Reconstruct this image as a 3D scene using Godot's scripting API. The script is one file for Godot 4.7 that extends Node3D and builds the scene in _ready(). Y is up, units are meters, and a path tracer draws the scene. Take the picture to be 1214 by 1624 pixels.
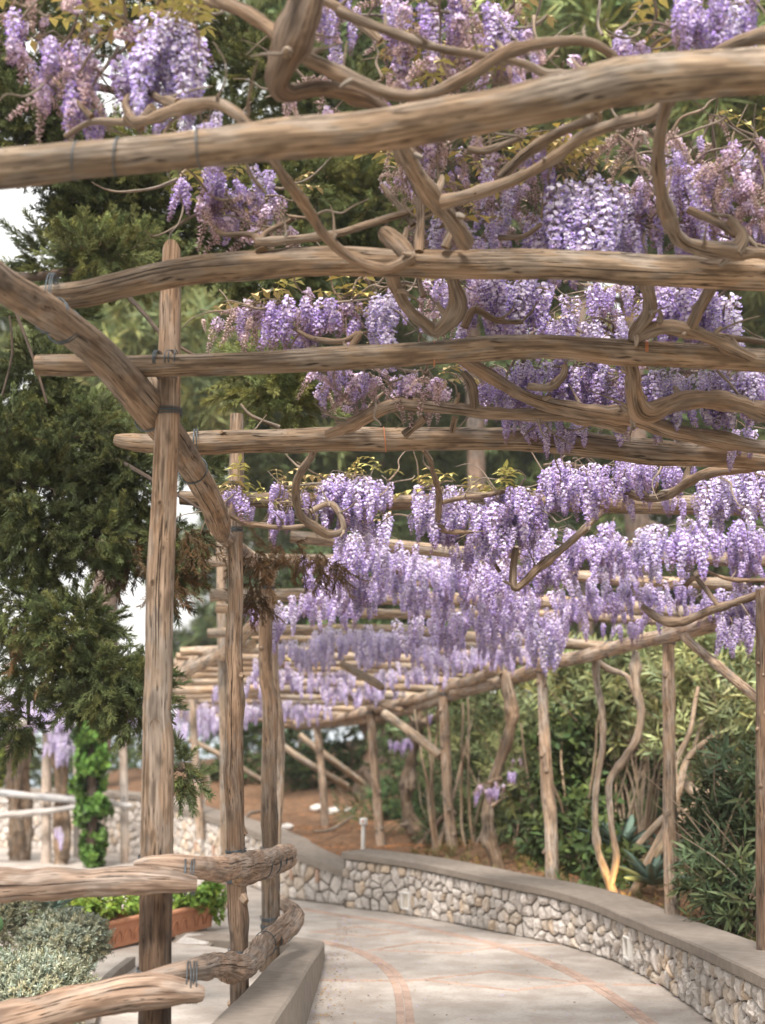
extends Node3D
# A wisteria pergola over a curving ramp. x right, y up, the photograph looks along -z.
# P(px, py, d) turns a point of the survey photograph and its distance ahead into a place in metres.

const F := 2100.0
const PITCH := 0.1316
const EYE := 1.45
const SLOPE := 0.05

var rng := RandomNumberGenerator.new()
var nz := FastNoiseLite.new()
var nf := FastNoiseLite.new()
var used := {}
var M := {}

func P(px: float, py: float, d: float) -> Vector3:
	var u := (px - 607.0) / F
	var v := (812.0 - py) / F
	var t := d / (cos(PITCH) - v * sin(PITCH))
	return Vector3(t * u, EYE + t * (sin(PITCH) + v * cos(PITCH)), -d)

func ramp(d: float) -> float:
	return -SLOPE * minf(d, 26.0)

func G(px: float, py: float, lift := 0.0) -> Vector3:   # the ramp's surface seen at a pixel
	var u := (px - 607.0) / F
	var v := (812.0 - py) / F
	var fall := -(sin(PITCH) + v * cos(PITCH)) / (cos(PITCH) - v * sin(PITCH))
	var d := (EYE - lift) / (fall - SLOPE)
	var t := d / (cos(PITCH) - v * sin(PITCH))
	return Vector3(t * u, -SLOPE * d + lift, -d)

func rr(a: float, b: float) -> float:
	return rng.randf_range(a, b)

func rdir() -> Vector3:
	var y := rr(-1, 1)
	var a := rr(0, TAU)
	var s := sqrt(1.0 - y * y)
	return Vector3(s * cos(a), y, s * sin(a))

# ---------------------------------------------------------------- naming
func numbered(parent: Node, called: String) -> String:
	var key := str(parent.get_instance_id()) + called
	var k: int = used.get(key, 0)
	used[key] = k + 1
	return called if k == 0 else "%s_%03d" % [called, k]

func hang(o: Node3D, called: String, parent: Node = self) -> Node3D:
	o.name = numbered(parent, called)
	parent.add_child(o, true)
	return o

func tag(o: Node, label: String, category: String, group := "") -> Node:
	o.set_meta("label", label)
	o.set_meta("category", category)
	if group != "":
		o.set_meta("group", group)
	return o

func thing(called: String, label: String, category: String, at := Vector3.ZERO, group := "") -> Node3D:
	var o := Node3D.new()
	hang(o, called)
	o.position = at
	tag(o, label, category, group)
	return o

func put(mb: MB, called: String, mat: Material, parent: Node = self, kind := "") -> MeshInstance3D:
	var o := MeshInstance3D.new()
	var origin := Vector3.ZERO
	if parent is Node3D and parent != self:
		var p: Node = parent
		while p != self:
			origin += (p as Node3D).position
			p = p.get_parent()
	o.mesh = mb.done(origin)
	o.material_override = mat
	hang(o, called, parent)
	if kind != "":
		o.set_meta("kind", kind)
	return o

func inst(mesh: Mesh, called: String, mat: Material, t: Transform3D, parent: Node3D) -> MeshInstance3D:
	var o := MeshInstance3D.new()
	o.mesh = mesh
	o.material_override = mat
	hang(o, called, parent)
	o.transform = Transform3D(t.basis, t.origin - parent.position)
	return o

func scatter(mesh: Mesh, called: String, mat: Material, ts: Array, cols: Array, parent: Node = self, kind := "stuff") -> MultiMeshInstance3D:
	var mm := MultiMesh.new()
	mm.transform_format = MultiMesh.TRANSFORM_3D
	mm.use_colors = true
	mm.mesh = mesh
	mm.instance_count = ts.size()
	var origin := Vector3.ZERO
	if parent != self:
		origin = (parent as Node3D).position
	for i in ts.size():
		var t: Transform3D = ts[i]
		t.origin -= origin
		mm.set_instance_transform(i, t)
		mm.set_instance_color(i, cols[i])
	var o := MultiMeshInstance3D.new()
	o.multimesh = mm
	o.material_override = mat
	hang(o, called, parent)
	if kind != "":
		o.set_meta("kind", kind)
	return o

# ---------------------------------------------------------------- mesh builder
class MB:
	var v := PackedVector3Array()
	var n := PackedVector3Array()
	var c := PackedColorArray()
	var uv := PackedVector2Array()
	var ix := PackedInt32Array()
	var seam := PackedInt32Array()

	func vert(p: Vector3, col := Color.WHITE, t := Vector2.ZERO) -> int:
		v.append(p); c.append(col); uv.append(t)
		return v.size() - 1

	func tri(a: int, b: int, d: int) -> void:
		ix.append(a); ix.append(b); ix.append(d)

	func quad(a: int, b: int, d: int, e: int) -> void:
		tri(a, b, d); tri(a, d, e)

	func face(ps: Array, col := Color.WHITE) -> void:      # a flat polygon of its own vertices
		var b := v.size()
		for p in ps:
			vert(p, col, Vector2(p.x, p.z))
		for k in range(1, ps.size() - 1):
			tri(b, b + k, b + k + 1)

	func box(at: Vector3, size: Vector3, basis := Basis.IDENTITY, col := Color.WHITE) -> void:
		var h := size / 2.0
		var q := []
		for z in [-1, 1]:
			for y in [-1, 1]:
				for x in [-1, 1]:
					q.append(at + basis * Vector3(x * h.x, y * h.y, z * h.z))
		for f in [[0, 2, 3, 1], [4, 5, 7, 6], [0, 4, 6, 2], [1, 3, 7, 5], [2, 6, 7, 3], [0, 1, 5, 4]]:
			face([q[f[3]], q[f[2]], q[f[1]], q[f[0]]], col)

	# a box whose twelve edges are chamfered
	func soft_box(at: Vector3, size: Vector3, basis: Basis, ch: float, col := Color.WHITE) -> void:
		var rings := []
		for lev in [[-1, 1], [-1, 0], [1, 0], [1, 1]]:
			var ring := []
			var inset: float = ch if lev[1] == 1 else 0.0
			var y: float = lev[0] * (size.y / 2.0 - (0.0 if lev[1] == 1 else ch))
			var hx := size.x / 2.0 - inset
			var hz := size.z / 2.0 - inset
			var k := ch
			for q in [[hx - k, hz], [hx, hz - k], [hx, -hz + k], [hx - k, -hz], [-hx + k, -hz], [-hx, -hz + k], [-hx, hz - k], [-hx + k, hz]]:
				ring.append(at + basis * Vector3(q[0], y, q[1]))
			rings.append(ring)
		for r in 3:
			for k in 8:
				var k2 := (k + 1) % 8
				face([rings[r][k], rings[r + 1][k], rings[r + 1][k2], rings[r][k2]], col)
		var top: Array = rings[3].duplicate()
		top.reverse()
		face(top, col)
		var low: Array = rings[0].duplicate()
		face(low, col)

	func done(origin := Vector3.ZERO) -> ArrayMesh:
		n.resize(v.size())
		n.fill(Vector3.ZERO)
		var k := 0
		while k < ix.size():
			var a := ix[k]; var b := ix[k + 1]; var d := ix[k + 2]
			var f := (v[d] - v[a]).cross(v[b] - v[a])
			n[a] += f; n[b] += f; n[d] += f
			k += 3
		for q in range(0, seam.size(), 2):
			var both := n[seam[q]] + n[seam[q + 1]]
			n[seam[q]] = both
			n[seam[q + 1]] = both
		for i in v.size():
			n[i] = n[i].normalized() if n[i].length_squared() > 1e-20 else Vector3.UP
			v[i] -= origin
		var arr := []
		arr.resize(Mesh.ARRAY_MAX)
		arr[Mesh.ARRAY_VERTEX] = v
		arr[Mesh.ARRAY_NORMAL] = n
		arr[Mesh.ARRAY_COLOR] = c
		arr[Mesh.ARRAY_TEX_UV] = uv
		arr[Mesh.ARRAY_INDEX] = ix
		var m := ArrayMesh.new()
		m.add_surface_from_arrays(Mesh.PRIMITIVE_TRIANGLES, arr)
		return m

# ---------------------------------------------------------------- curves and tubes
func smooth_line(pts: Array, rad: Array, step: float) -> Array:     # [points, radii], Catmull-Rom
	var op := PackedVector3Array()
	var orr := PackedFloat32Array()
	var m := pts.size()
	for i in m - 1:
		var p0: Vector3 = pts[maxi(i - 1, 0)]
		var p1: Vector3 = pts[i]
		var p2: Vector3 = pts[i + 1]
		var p3: Vector3 = pts[mini(i + 2, m - 1)]
		var k := maxi(1, int(ceil(p1.distance_to(p2) / step)))
		for j in k:
			var t := float(j) / k
			op.append(p1.cubic_interpolate(p2, p0, p3, t))
			orr.append(lerpf(rad[i], rad[i + 1], t))
	op.append(pts[m - 1]); orr.append(rad[m - 1])
	return [op, orr]

# opts: sides, step, wob (sideways wander), knob (lumps), furrow (ridges along), seed, col, ends (end colour), dark (function-free base stain [from_s, colour])
func tube(mb: MB, pts: Array, rad: Array, o := {}) -> void:
	var sides: int = o.get("sides", 12)
	var line := smooth_line(pts, rad, o.get("step", 0.06))
	var p: PackedVector3Array = line[0]
	var r: PackedFloat32Array = line[1]
	var seed_at: float = o.get("seed", rng.randf() * 400.0)
	var wob: float = o.get("wob", 0.0)
	var knob: float = o.get("knob", 0.1)
	var furrow: float = o.get("furrow", 0.05)
	var rough: float = o.get("rough", 0.0)
	var kf: float = o.get("kf", 1.0)
	var col: Color = o.get("col", Color.WHITE)
	var col2: Color = o.get("col2", col)
	var slant: float = o.get("slant", 0.0)
	var twist: float = o.get("twist", 0.0)
	var m := p.size()
	var lumps: float = o.get("lumps", 0.0)      # old knuckles per metre
	if lumps > 0.0:
		var total := 0.0
		for i in range(1, m):
			total += p[i].distance_to(p[i - 1])
		for q in int(total * lumps + rng.randf()):
			var at := rng.randf() * total
			var w := rr(0.8, 1.8)
			var h: float = rr(0.3, 1.0) * o.get("lump_h", 0.35)
			var s1 := 0.0
			for i in m:
				if i > 0:
					s1 += p[i].distance_to(p[i - 1])
				var u := (s1 - at) / (r[i] * w + 0.004)
				if absf(u) < 2.5:
					r[i] *= 1.0 + h * exp(-u * u)
	if wob > 0.0:
		var s0 := 0.0
		for i in m:
			if i > 0:
				s0 += p[i].distance_to(p[i - 1])
			var w := Vector3(nz.get_noise_2d(s0 * 90.0, seed_at), nz.get_noise_2d(s0 * 90.0, seed_at + 77.0), nz.get_noise_2d(s0 * 90.0, seed_at + 153.0))
			p[i] += w * wob
	var nrm := Vector3.ZERO
	var s := 0.0
	var base := mb.v.size()
	for i in m:
		var tan: Vector3 = (p[mini(i + 1, m - 1)] - p[maxi(i - 1, 0)]).normalized()
		if i == 0:
			nrm = tan.cross(Vector3.RIGHT if absf(tan.x) < 0.8 else Vector3.UP).normalized()
		else:
			nrm = (nrm - tan * nrm.dot(tan)).normalized()
			s += p[i].distance_to(p[i - 1])
		var bin := tan.cross(nrm)
		for k in sides + 1:
			var a := TAU * (k % sides) / sides
			var a2 := a + twist * s
			var q := r[i] * (1.0 + knob * nz.get_noise_3d(seed_at + cos(a) * 18.0, sin(a) * 18.0, s * 160.0 * kf) + furrow * nf.get_noise_3d(cos(a2) * 90.0 + seed_at, sin(a2) * 90.0, s * 60.0))
			if rough > 0.0:
				var sp := (p[i] + (nrm * cos(a) + bin * sin(a)) * r[i]) * 1300.0
				q += r[i] * rough * (nz.get_noise_3d(sp.x, sp.y, sp.z) + 0.6 * nz.get_noise_3d(sp.x * 2.7, sp.y * 2.7, sp.z * 2.7))
			var sl: Vector3 = tan * (cos(a) * r[i] * slant) if i == m - 1 else Vector3.ZERO
			var tone := 1.0 + 0.30 * nz.get_noise_3d(seed_at * 7.0 + cos(a) * 22.0, sin(a) * 22.0, s * 130.0) + 0.22 * nz.get_noise_3d(seed_at * 3.0 + cos(a) * 70.0, sin(a) * 70.0, s * 420.0)
			var warm := 1.0 + 0.10 * nz.get_noise_3d(seed_at * 5.0, cos(a) * 20.0, s * 90.0 + 50.0)
			var vc := col.lerp(col2, float(i) / maxf(1, m - 1)) * 0.78
			mb.vert(p[i] + sl + (nrm * cos(a) + bin * sin(a)) * q, Color(vc.r * tone * warm, vc.g * tone, vc.b * tone * (2.0 - warm)), Vector2(float(k) / sides, s * 0.8 + seed_at))
	for i in m - 1:
		for k in sides:
			var a := base + i * (sides + 1) + k
			mb.quad(a, a + sides + 1, a + sides + 2, a + 1)
		mb.seam.append(base + i * (sides + 1)); mb.seam.append(base + i * (sides + 1) + sides)
	# drying cracks: dark slits that follow the surface
	for q in int(o.get("cracks", 0)):
		var k := rng.randi() % sides
		var n_r := clampi(int(m * rr(0.08, 0.35)), 4, m - 1)
		var i0 := rng.randi() % maxi(1, m - n_r)
		var f := rr(0.2, 0.8)
		var wide := rr(0.0012, 0.0032)
		var cb := mb.v.size()
		for i in range(i0, i0 + n_r):
			var va := mb.v[base + i * (sides + 1) + k]
			var vb := mb.v[base + i * (sides + 1) + k + 1]
			f = clampf(f + rr(-0.09, 0.09), 0.1, 0.9)
			var c0 := va.lerp(vb, f)
			var side := (vb - va).normalized()
			var outw := (c0 - p[i]).normalized()
			var w := wide * sin(PI * (i - i0 + 0.15) / (n_r - 0.7)) * rr(0.6, 1.2)
			mb.vert(c0 - side * w + outw * 0.0006, Color(0.10, 0.085, 0.075), Vector2(0.1, 0.1))
			mb.vert(c0 + side * w + outw * 0.0006, Color(0.10, 0.085, 0.075), Vector2(0.1, 0.1))
		for i in n_r - 1:
			mb.quad(cb + 2 * i, cb + 2 * i + 2, cb + 2 * i + 3, cb + 2 * i + 1)
	var ec: Color = o.get("ends", Color(0.8, 0.72, 0.6) * col)
	ec = ec * 0.78
	ec.a = 1.0
	for e in 2:
		var i := 0 if e == 0 else m - 1
		var cidx := mb.vert(p[i], ec, Vector2(0.5, seed_at))
		var ring := []
		for k in sides:
			ring.append(mb.vert(mb.v[base + i * (sides + 1) + k], ec, Vector2(0.5 + 0.1 * cos(TAU * k / sides), seed_at + 0.1 * sin(TAU * k / sides))))
		for k in sides:
			if e == 0:
				mb.tri(cidx, ring[k], ring[(k + 1) % sides])
			else:
				mb.tri(cidx, ring[(k + 1) % sides], ring[k])

# trimmed branch stubs on a pole
func nubs(mb: MB, l: Array, count: int) -> void:
	var pts: Array = l[0]
	for k in count:
		var i := rng.randi() % (pts.size() - 1)
		var t := rng.randf()
		var a: Vector3 = (pts[i] as Vector3).lerp(pts[i + 1], t)
		var r: float = lerpf(l[1][i], l[1][i + 1], t)
		var ax: Vector3 = ((pts[i + 1] as Vector3) - pts[i]).normalized()
		var d := rdir()
		d = (d - ax * d.dot(ax)).normalized()
		var s: float = r * rr(0.22, 0.4)
		var e: Vector3 = a + d * r * rr(1.08, 1.3) + ax * r * rr(-0.1, 0.4)
		tube(mb, [a + d * r * 0.6 - ax * r * 0.3, e], [s * 1.7, s * 0.8], {"sides": 8, "step": 0.02, "knob": 0.2, "col": Color(0.85, 0.8, 0.76)})

func line_px(a: Array) -> Array:      # [px, py, d, r_px, ...] -> [points, radii]
	var pts := []
	var rad := []
	for i in range(0, a.size(), 4):
		pts.append(P(a[i], a[i + 1], a[i + 2]))
		rad.append(a[i + 3] * a[i + 2] / F)
	return [pts, rad]

func tube_px(mb: MB, a: Array, o := {}) -> Array:
	var l := line_px(a)
	tube(mb, l[0], l[1], o)
	return l

func ring_tie(mb: MB, at: Vector3, axis: Vector3, rx: float, ry := -1.0, up := Vector3.ZERO, turns := 3, gap := 0.008, r := 0.0026) -> void:
	# a few turns of wire round a log (rx) or round two logs (rx by ry)
	if ry < 0.0:
		ry = rx
	var ax := axis.normalized()
	var e1 := up if up != Vector3.ZERO else ax.cross(Vector3.RIGHT if absf(ax.x) < 0.8 else Vector3.UP)
	e1 = (e1 - ax * e1.dot(ax)).normalized()
	var e2 := ax.cross(e1)
	for t in turns:
		var base := mb.v.size()
		var off := ax * ((t - (turns - 1) / 2.0) * gap + rr(-0.002, 0.002))
		var tilt := rr(-0.10, 0.10)
		for k in 20:
			var a := TAU * k / 20.0
			var o := e1 * cos(a) * ry + e2 * sin(a) * rx
			var c0 := at + off + o + ax * tilt * o.dot(e2)
			var out := o.normalized()
			for q in 5:
				var b := TAU * q / 5.0
				mb.vert(c0 + out * cos(b) * r + ax * sin(b) * r)
		for k in 20:
			for q in 5:
				var a0 := base + k * 5 + q
				var a1 := base + k * 5 + (q + 1) % 5
				var b0 := base + ((k + 1) % 20) * 5 + q
				var b1 := base + ((k + 1) % 20) * 5 + (q + 1) % 5
				mb.quad(a0, a1, b1, b0)

# ---------------------------------------------------------------- materials
func make_image(w: int, h: int, f: Callable) -> ImageTexture:
	var data := PackedByteArray()
	data.resize(w * h * 3)
	var i := 0
	for y in h:
		for x in w:
			var c: Color = f.call(x, y)
			data[i] = int(clampf(c.r, 0, 1) * 255.0)
			data[i + 1] = int(clampf(c.g, 0, 1) * 255.0)
			data[i + 2] = int(clampf(c.b, 0, 1) * 255.0)
			i += 3
	return ImageTexture.create_from_image(Image.create_from_data(w, h, false, Image.FORMAT_RGB8, data))

func srgb(r: float, g: float, b: float) -> Color:
	return Color(r, g, b).linear_to_srgb()

func std(name_: String, col: Color, rough: float) -> StandardMaterial3D:
	var m := StandardMaterial3D.new()
	m.resource_name = name_
	m.albedo_color = col
	m.roughness = rough
	m.vertex_color_use_as_albedo = true
	M[name_] = m
	return m

func wood(name_: String, light: Color, mid: Color, dark: Color, crack: float, seed_: int, relief: float) -> void:
	# grain that runs along v; wraps in u (vertex colours darken it, so it is laid on a little light)
	light *= 1.28
	mid *= 1.28
	dark *= 1.28
	var a := FastNoiseLite.new(); a.seed = seed_; a.frequency = 0.02; a.fractal_octaves = 3
	var b := FastNoiseLite.new(); b.seed = seed_ + 9; b.frequency = 0.02; b.fractal_octaves = 2
	var w := 256
	var h := 768
	var heights := PackedFloat32Array(); heights.resize(w * h)
	var rk := RandomNumberGenerator.new(); rk.seed = seed_
	var knots := []
	for k in 7:
		knots.append([rk.randf_range(20, w - 20), rk.randf_range(40, h - 190), rk.randf_range(5, 11)])
	var got := [0.0]
	var grain := func(x: int, y: int) -> Color:
		var wx := float(x)
		var kn := 0.0
		for k in knots:
			var dy: float = (y - k[1]) * 0.5
			var dx: float = x - k[0]
			var rr2: float = dx * dx + dy * dy
			var kr: float = k[2]
			if rr2 < kr * kr * 12.0:
				var e := exp(-rr2 / (kr * kr * 2.2))
				wx += dx * e * -0.75
				kn = maxf(kn, exp(-rr2 / (kr * kr * 0.30)) * 0.9 + 0.4 * exp(-absf(sqrt(rr2) - kr * 0.95) / 1.2))
		var t := TAU * wx / w
		var cx := cos(t) * 100.0
		var sy := sin(t) * 100.0
		var streak := a.get_noise_3d(cx * 2.0, sy * 2.0, y * 0.22) * 0.5 + 0.5
		var fine := b.get_noise_3d(cx * 9.0, sy * 9.0, y * 0.42) * 0.5 + 0.5
		var blot := a.get_noise_3d(cx * 0.5, sy * 0.5, y * 0.42 + 900.0) * 0.5 + 0.5
		var ck := absf(a.get_noise_3d(cx * 1.1 + 500.0, sy * 1.1, y * 0.07 + 300.0))
		var crk := clampf(1.4 - ck / 0.026, 0, 1) * clampf((blot - 0.40) * 6.0, 0, 1) * crack
		var g := clampf(streak * 0.6 + fine * 0.4, 0, 1)
		g = clampf((g - 0.5) * 1.05 + 0.5, 0, 1)
		var c := mid.lerp(light, clampf((g - 0.44) * 3.2, 0, 1)).lerp(dark, clampf((0.46 - g) * 3.6, 0, 0.92))
		c = c.lerp(dark * 1.1, clampf((0.45 - blot) * 3.4, 0, 0.7))
		c = c.lerp(light * 1.1, clampf((blot - 0.60) * 2.6, 0, 0.5))
		var pale := clampf((b.get_noise_3d(cx * 0.35 + 800.0, sy * 0.35, y * 0.3) - 0.05) * 3.0, 0, 0.38)
		var lum := c.get_luminance() * 1.08
		c = c.lerp(Color(lum * 1.04, lum, lum * 0.94), pale)
		c = c.lerp(Color(0.035, 0.024, 0.016), crk)
		c = c.lerp(dark * 0.55, clampf(kn, 0, 0.95))
		got[0] = clampf(g * 0.55 + 0.35 - crk * 0.9 - kn * 0.3, 0, 1)
		return c
	var tex := make_image(w, h, func(x: int, y: int) -> Color:
		var c: Color = grain.call(x, y)
		var q: float = got[0]
		if y > h - 128:      # run into the start again, so that the grain repeats without a seam
			var t := (y - (h - 128)) / 128.0
			c = c.lerp(grain.call(x, y - h), t)
			q = lerpf(q, got[0], t)
		heights[y * w + x] = q
		return c.linear_to_srgb())
	var ht := make_image(w, h, func(x: int, y: int) -> Color:
		var q := heights[y * w + x]
		return Color(q, q, q))
	var m := std(name_, Color.WHITE, 0.85)
	m.albedo_texture = tex
	m.heightmap_enabled = true
	m.heightmap_texture = ht
	m.heightmap_scale = relief
	m.metallic_specular = 0.3

func mottled(name_: String, c1: Color, c2: Color, c3: Color, scale: float, rough: float, relief: float, seed_: int, speck := 0.0) -> void:
	# a stony or earthy surface, laid on in world metres
	var a := FastNoiseLite.new(); a.seed = seed_; a.frequency = 0.012; a.fractal_octaves = 5
	var b := FastNoiseLite.new(); b.seed = seed_ + 3; b.frequency = 0.09; b.fractal_octaves = 3
	var s := 512
	var hh := PackedFloat32Array(); hh.resize(s * s)
	var tex := make_image(s, s, func(x: int, y: int) -> Color:
		var fx := minf(1.0, minf(x, s - x) / 60.0)
		var fy := minf(1.0, minf(y, s - y) / 60.0)
		var k := fx * fy
		var n1 := lerpf(a.get_noise_2d((x + s / 2) % s + 2000, (y + s / 2) % s), a.get_noise_2d(x, y), k) * 0.5 + 0.5
		var n2 := lerpf(b.get_noise_2d((x + s / 2) % s + 2000, (y + s / 2) % s), b.get_noise_2d(x, y), k) * 0.5 + 0.5
		var c := c1.lerp(c2, clampf((n1 - 0.3) * 2.4, 0, 1)).lerp(c3, clampf((n2 - 0.52) * 2.2, 0, 0.75))
		if speck > 0.0 and n2 < 0.3:
			c = c.lerp(c * 0.45, speck)
		hh[y * s + x] = n1 * 0.4 + n2 * 0.6
		return c.linear_to_srgb())
	var ht := make_image(s, s, func(x: int, y: int) -> Color:
		var q := hh[y * s + x]
		return Color(q, q, q))
	var m := std(name_, Color.WHITE, rough)
	m.albedo_texture = tex
	m.heightmap_enabled = true
	m.heightmap_texture = ht
	m.heightmap_scale = relief
	m.uv1_triplanar = true
	m.uv1_world_triplanar = true
	m.uv1_scale = Vector3.ONE * scale
	m.metallic_specular = 0.3

func leafy(name_: String, back: float, rough := 0.55) -> void:
	var m := std(name_, Color.WHITE, rough)
	m.metallic_specular = 0.3
	m.backlight_enabled = back > 0.0
	m.backlight = Color(back, back, back)

func make_materials() -> void:
	wood("post_wood", Color(0.50, 0.395, 0.30), Color(0.32, 0.235, 0.168), Color(0.105, 0.075, 0.052), 0.9, 11, 0.5)
	wood("rafter_wood", Color(0.50, 0.39, 0.28), Color(0.29, 0.21, 0.142), Color(0.080, 0.056, 0.038), 1.0, 23, 0.7)
	wood("grey_wood", Color(0.44, 0.35, 0.28), Color(0.29, 0.215, 0.165), Color(0.12, 0.085, 0.065), 1.0, 37, 0.7)
	wood("bleached_hazed_wood", Color(0.66, 0.65, 0.64), Color(0.52, 0.51, 0.50), Color(0.25, 0.24, 0.23), 0.8, 71, 0.5)
	wood("pine_bark", Color(0.30, 0.225, 0.18), Color(0.20, 0.145, 0.115), Color(0.09, 0.065, 0.05), 1.0, 83, 1.2)
	wood("vine_bark", Color(0.46, 0.36, 0.27), Color(0.28, 0.21, 0.152), Color(0.10, 0.073, 0.052), 0.5, 51, 0.7)
	wood("tree_bark", Color(0.16, 0.115, 0.085), Color(0.10, 0.07, 0.052), Color(0.04, 0.028, 0.02), 1.0, 63, 1.2)
	mottled("stone", Color(0.68, 0.625, 0.575), Color(0.86, 0.82, 0.78), Color(0.56, 0.475, 0.395), 4.2, 0.92, 1.6, 5, 0.75)
	mottled("mortar", Color(0.12, 0.10, 0.082), Color(0.17, 0.145, 0.12), Color(0.09, 0.075, 0.06), 4.0, 0.95, 0.5, 6)
	mottled("concrete", Color(0.215, 0.182, 0.152), Color(0.27, 0.232, 0.195), Color(0.18, 0.15, 0.123), 1.3, 0.85, 0.2, 7, 0.3)
	mottled("paving", Color(0.345, 0.30, 0.262), Color(0.475, 0.43, 0.385), Color(0.32, 0.272, 0.232), 0.42, 0.8, 0.12, 8, 0.25)
	mottled("soil", Color(0.155, 0.088, 0.05), Color(0.24, 0.14, 0.082), Color(0.09, 0.056, 0.034), 0.8, 0.95, 1.6, 9, 0.6)
	mottled("earth", Color(0.16, 0.13, 0.09), Color(0.22, 0.18, 0.12), Color(0.10, 0.08, 0.05), 0.5, 0.95, 1.0, 10, 0.4)
	mottled("terracotta", Color(0.46, 0.20, 0.11), Color(0.54, 0.26, 0.15), Color(0.44, 0.24, 0.16), 2.2, 0.85, 0.08, 12, 0.2)
	mottled("brick", Color(0.42, 0.285, 0.22), Color(0.48, 0.36, 0.295), Color(0.39, 0.305, 0.25), 5.0, 0.85, 0.1, 13, 0.3)
	leafy("petal", 0.65, 0.6)
	leafy("leaf", 0.45)
	leafy("needle", 0.25, 0.6)
	leafy("tough_leaf", 0.3, 0.45)
	var w := std("wire", Color(0.30, 0.33, 0.35), 0.5)
	w.metallic = 0.5
	std("copper_wire", srgb(0.45, 0.16, 0.06), 0.5)
	std("white_plastic", srgb(0.72, 0.70, 0.66), 0.5)
	std("black_pipe", srgb(0.03, 0.03, 0.03), 0.5)
	var s := std("sea", srgb(0.16, 0.26, 0.34), 0.25)
	s.vertex_color_use_as_albedo = false
	var g := std("lamp_glow", srgb(0.9, 0.6, 0.25), 0.4)
	g.emission_enabled = true
	g.emission = Color(1.0, 0.62, 0.25)
	g.emission_energy_multiplier = 2.0

# ---------------------------------------------------------------- plant pieces
func basis_along(dir: Vector3, roll := 0.0) -> Basis:      # y along dir
	var y := dir.normalized()
	var x := y.cross(Vector3.FORWARD if absf(y.z) < 0.85 else Vector3.RIGHT).normalized()
	var b := Basis(x, y, x.cross(y))
	return b * Basis(Vector3.UP, roll)

func blade(mb: MB, at: Vector3, dir: Vector3, face: Vector3, length: float, wide: float, col: Color, bend := 0.15, tip := 1.0) -> void:
	# a leaf folded along its midrib: base, two sides, midrib, tip
	var y := dir.normalized()
	var z := (face - y * face.dot(y)).normalized()
	var x := y.cross(z)
	var a := mb.vert(at, col)
	var mid := at + y * length * 0.5 - z * length * bend * 0.15
	var l := mb.vert(mid - x * wide * 0.5 + z * wide * 0.15, col)
	var r := mb.vert(mid + x * wide * 0.5 + z * wide * 0.15, col)
	var c := mb.vert(mid, col * 0.92)
	var t := mb.vert(at + y * length - z * length * bend, col * tip)
	mb.tri(a, l, c); mb.tri(a, c, r); mb.tri(l, t, c); mb.tri(c, t, r)

func rod(mb: MB, a: Vector3, b: Vector3, ra: float, rb: float, col: Color, sides := 4) -> void:
	var y := (b - a).normalized()
	var x := y.cross(Vector3.FORWARD if absf(y.z) < 0.85 else Vector3.RIGHT).normalized()
	var z := x.cross(y)
	var base := mb.v.size()
	for k in sides:
		var t := TAU * k / sides
		var o := x * cos(t) + z * sin(t)
		mb.vert(a + o * ra, col); mb.vert(b + o * rb, col)
	for k in sides:
		var i := base + 2 * k
		var j := base + 2 * ((k + 1) % sides)
		mb.quad(i, j, j + 1, i + 1)

func vary(c: Color, k: float) -> Color:
	var f := 1.0 + rr(-k, k)
	return Color(c.r * f * (1.0 + rr(-k, k) * 0.3), c.g * f, c.b * f * (1.0 + rr(-k, k) * 0.3))

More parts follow.
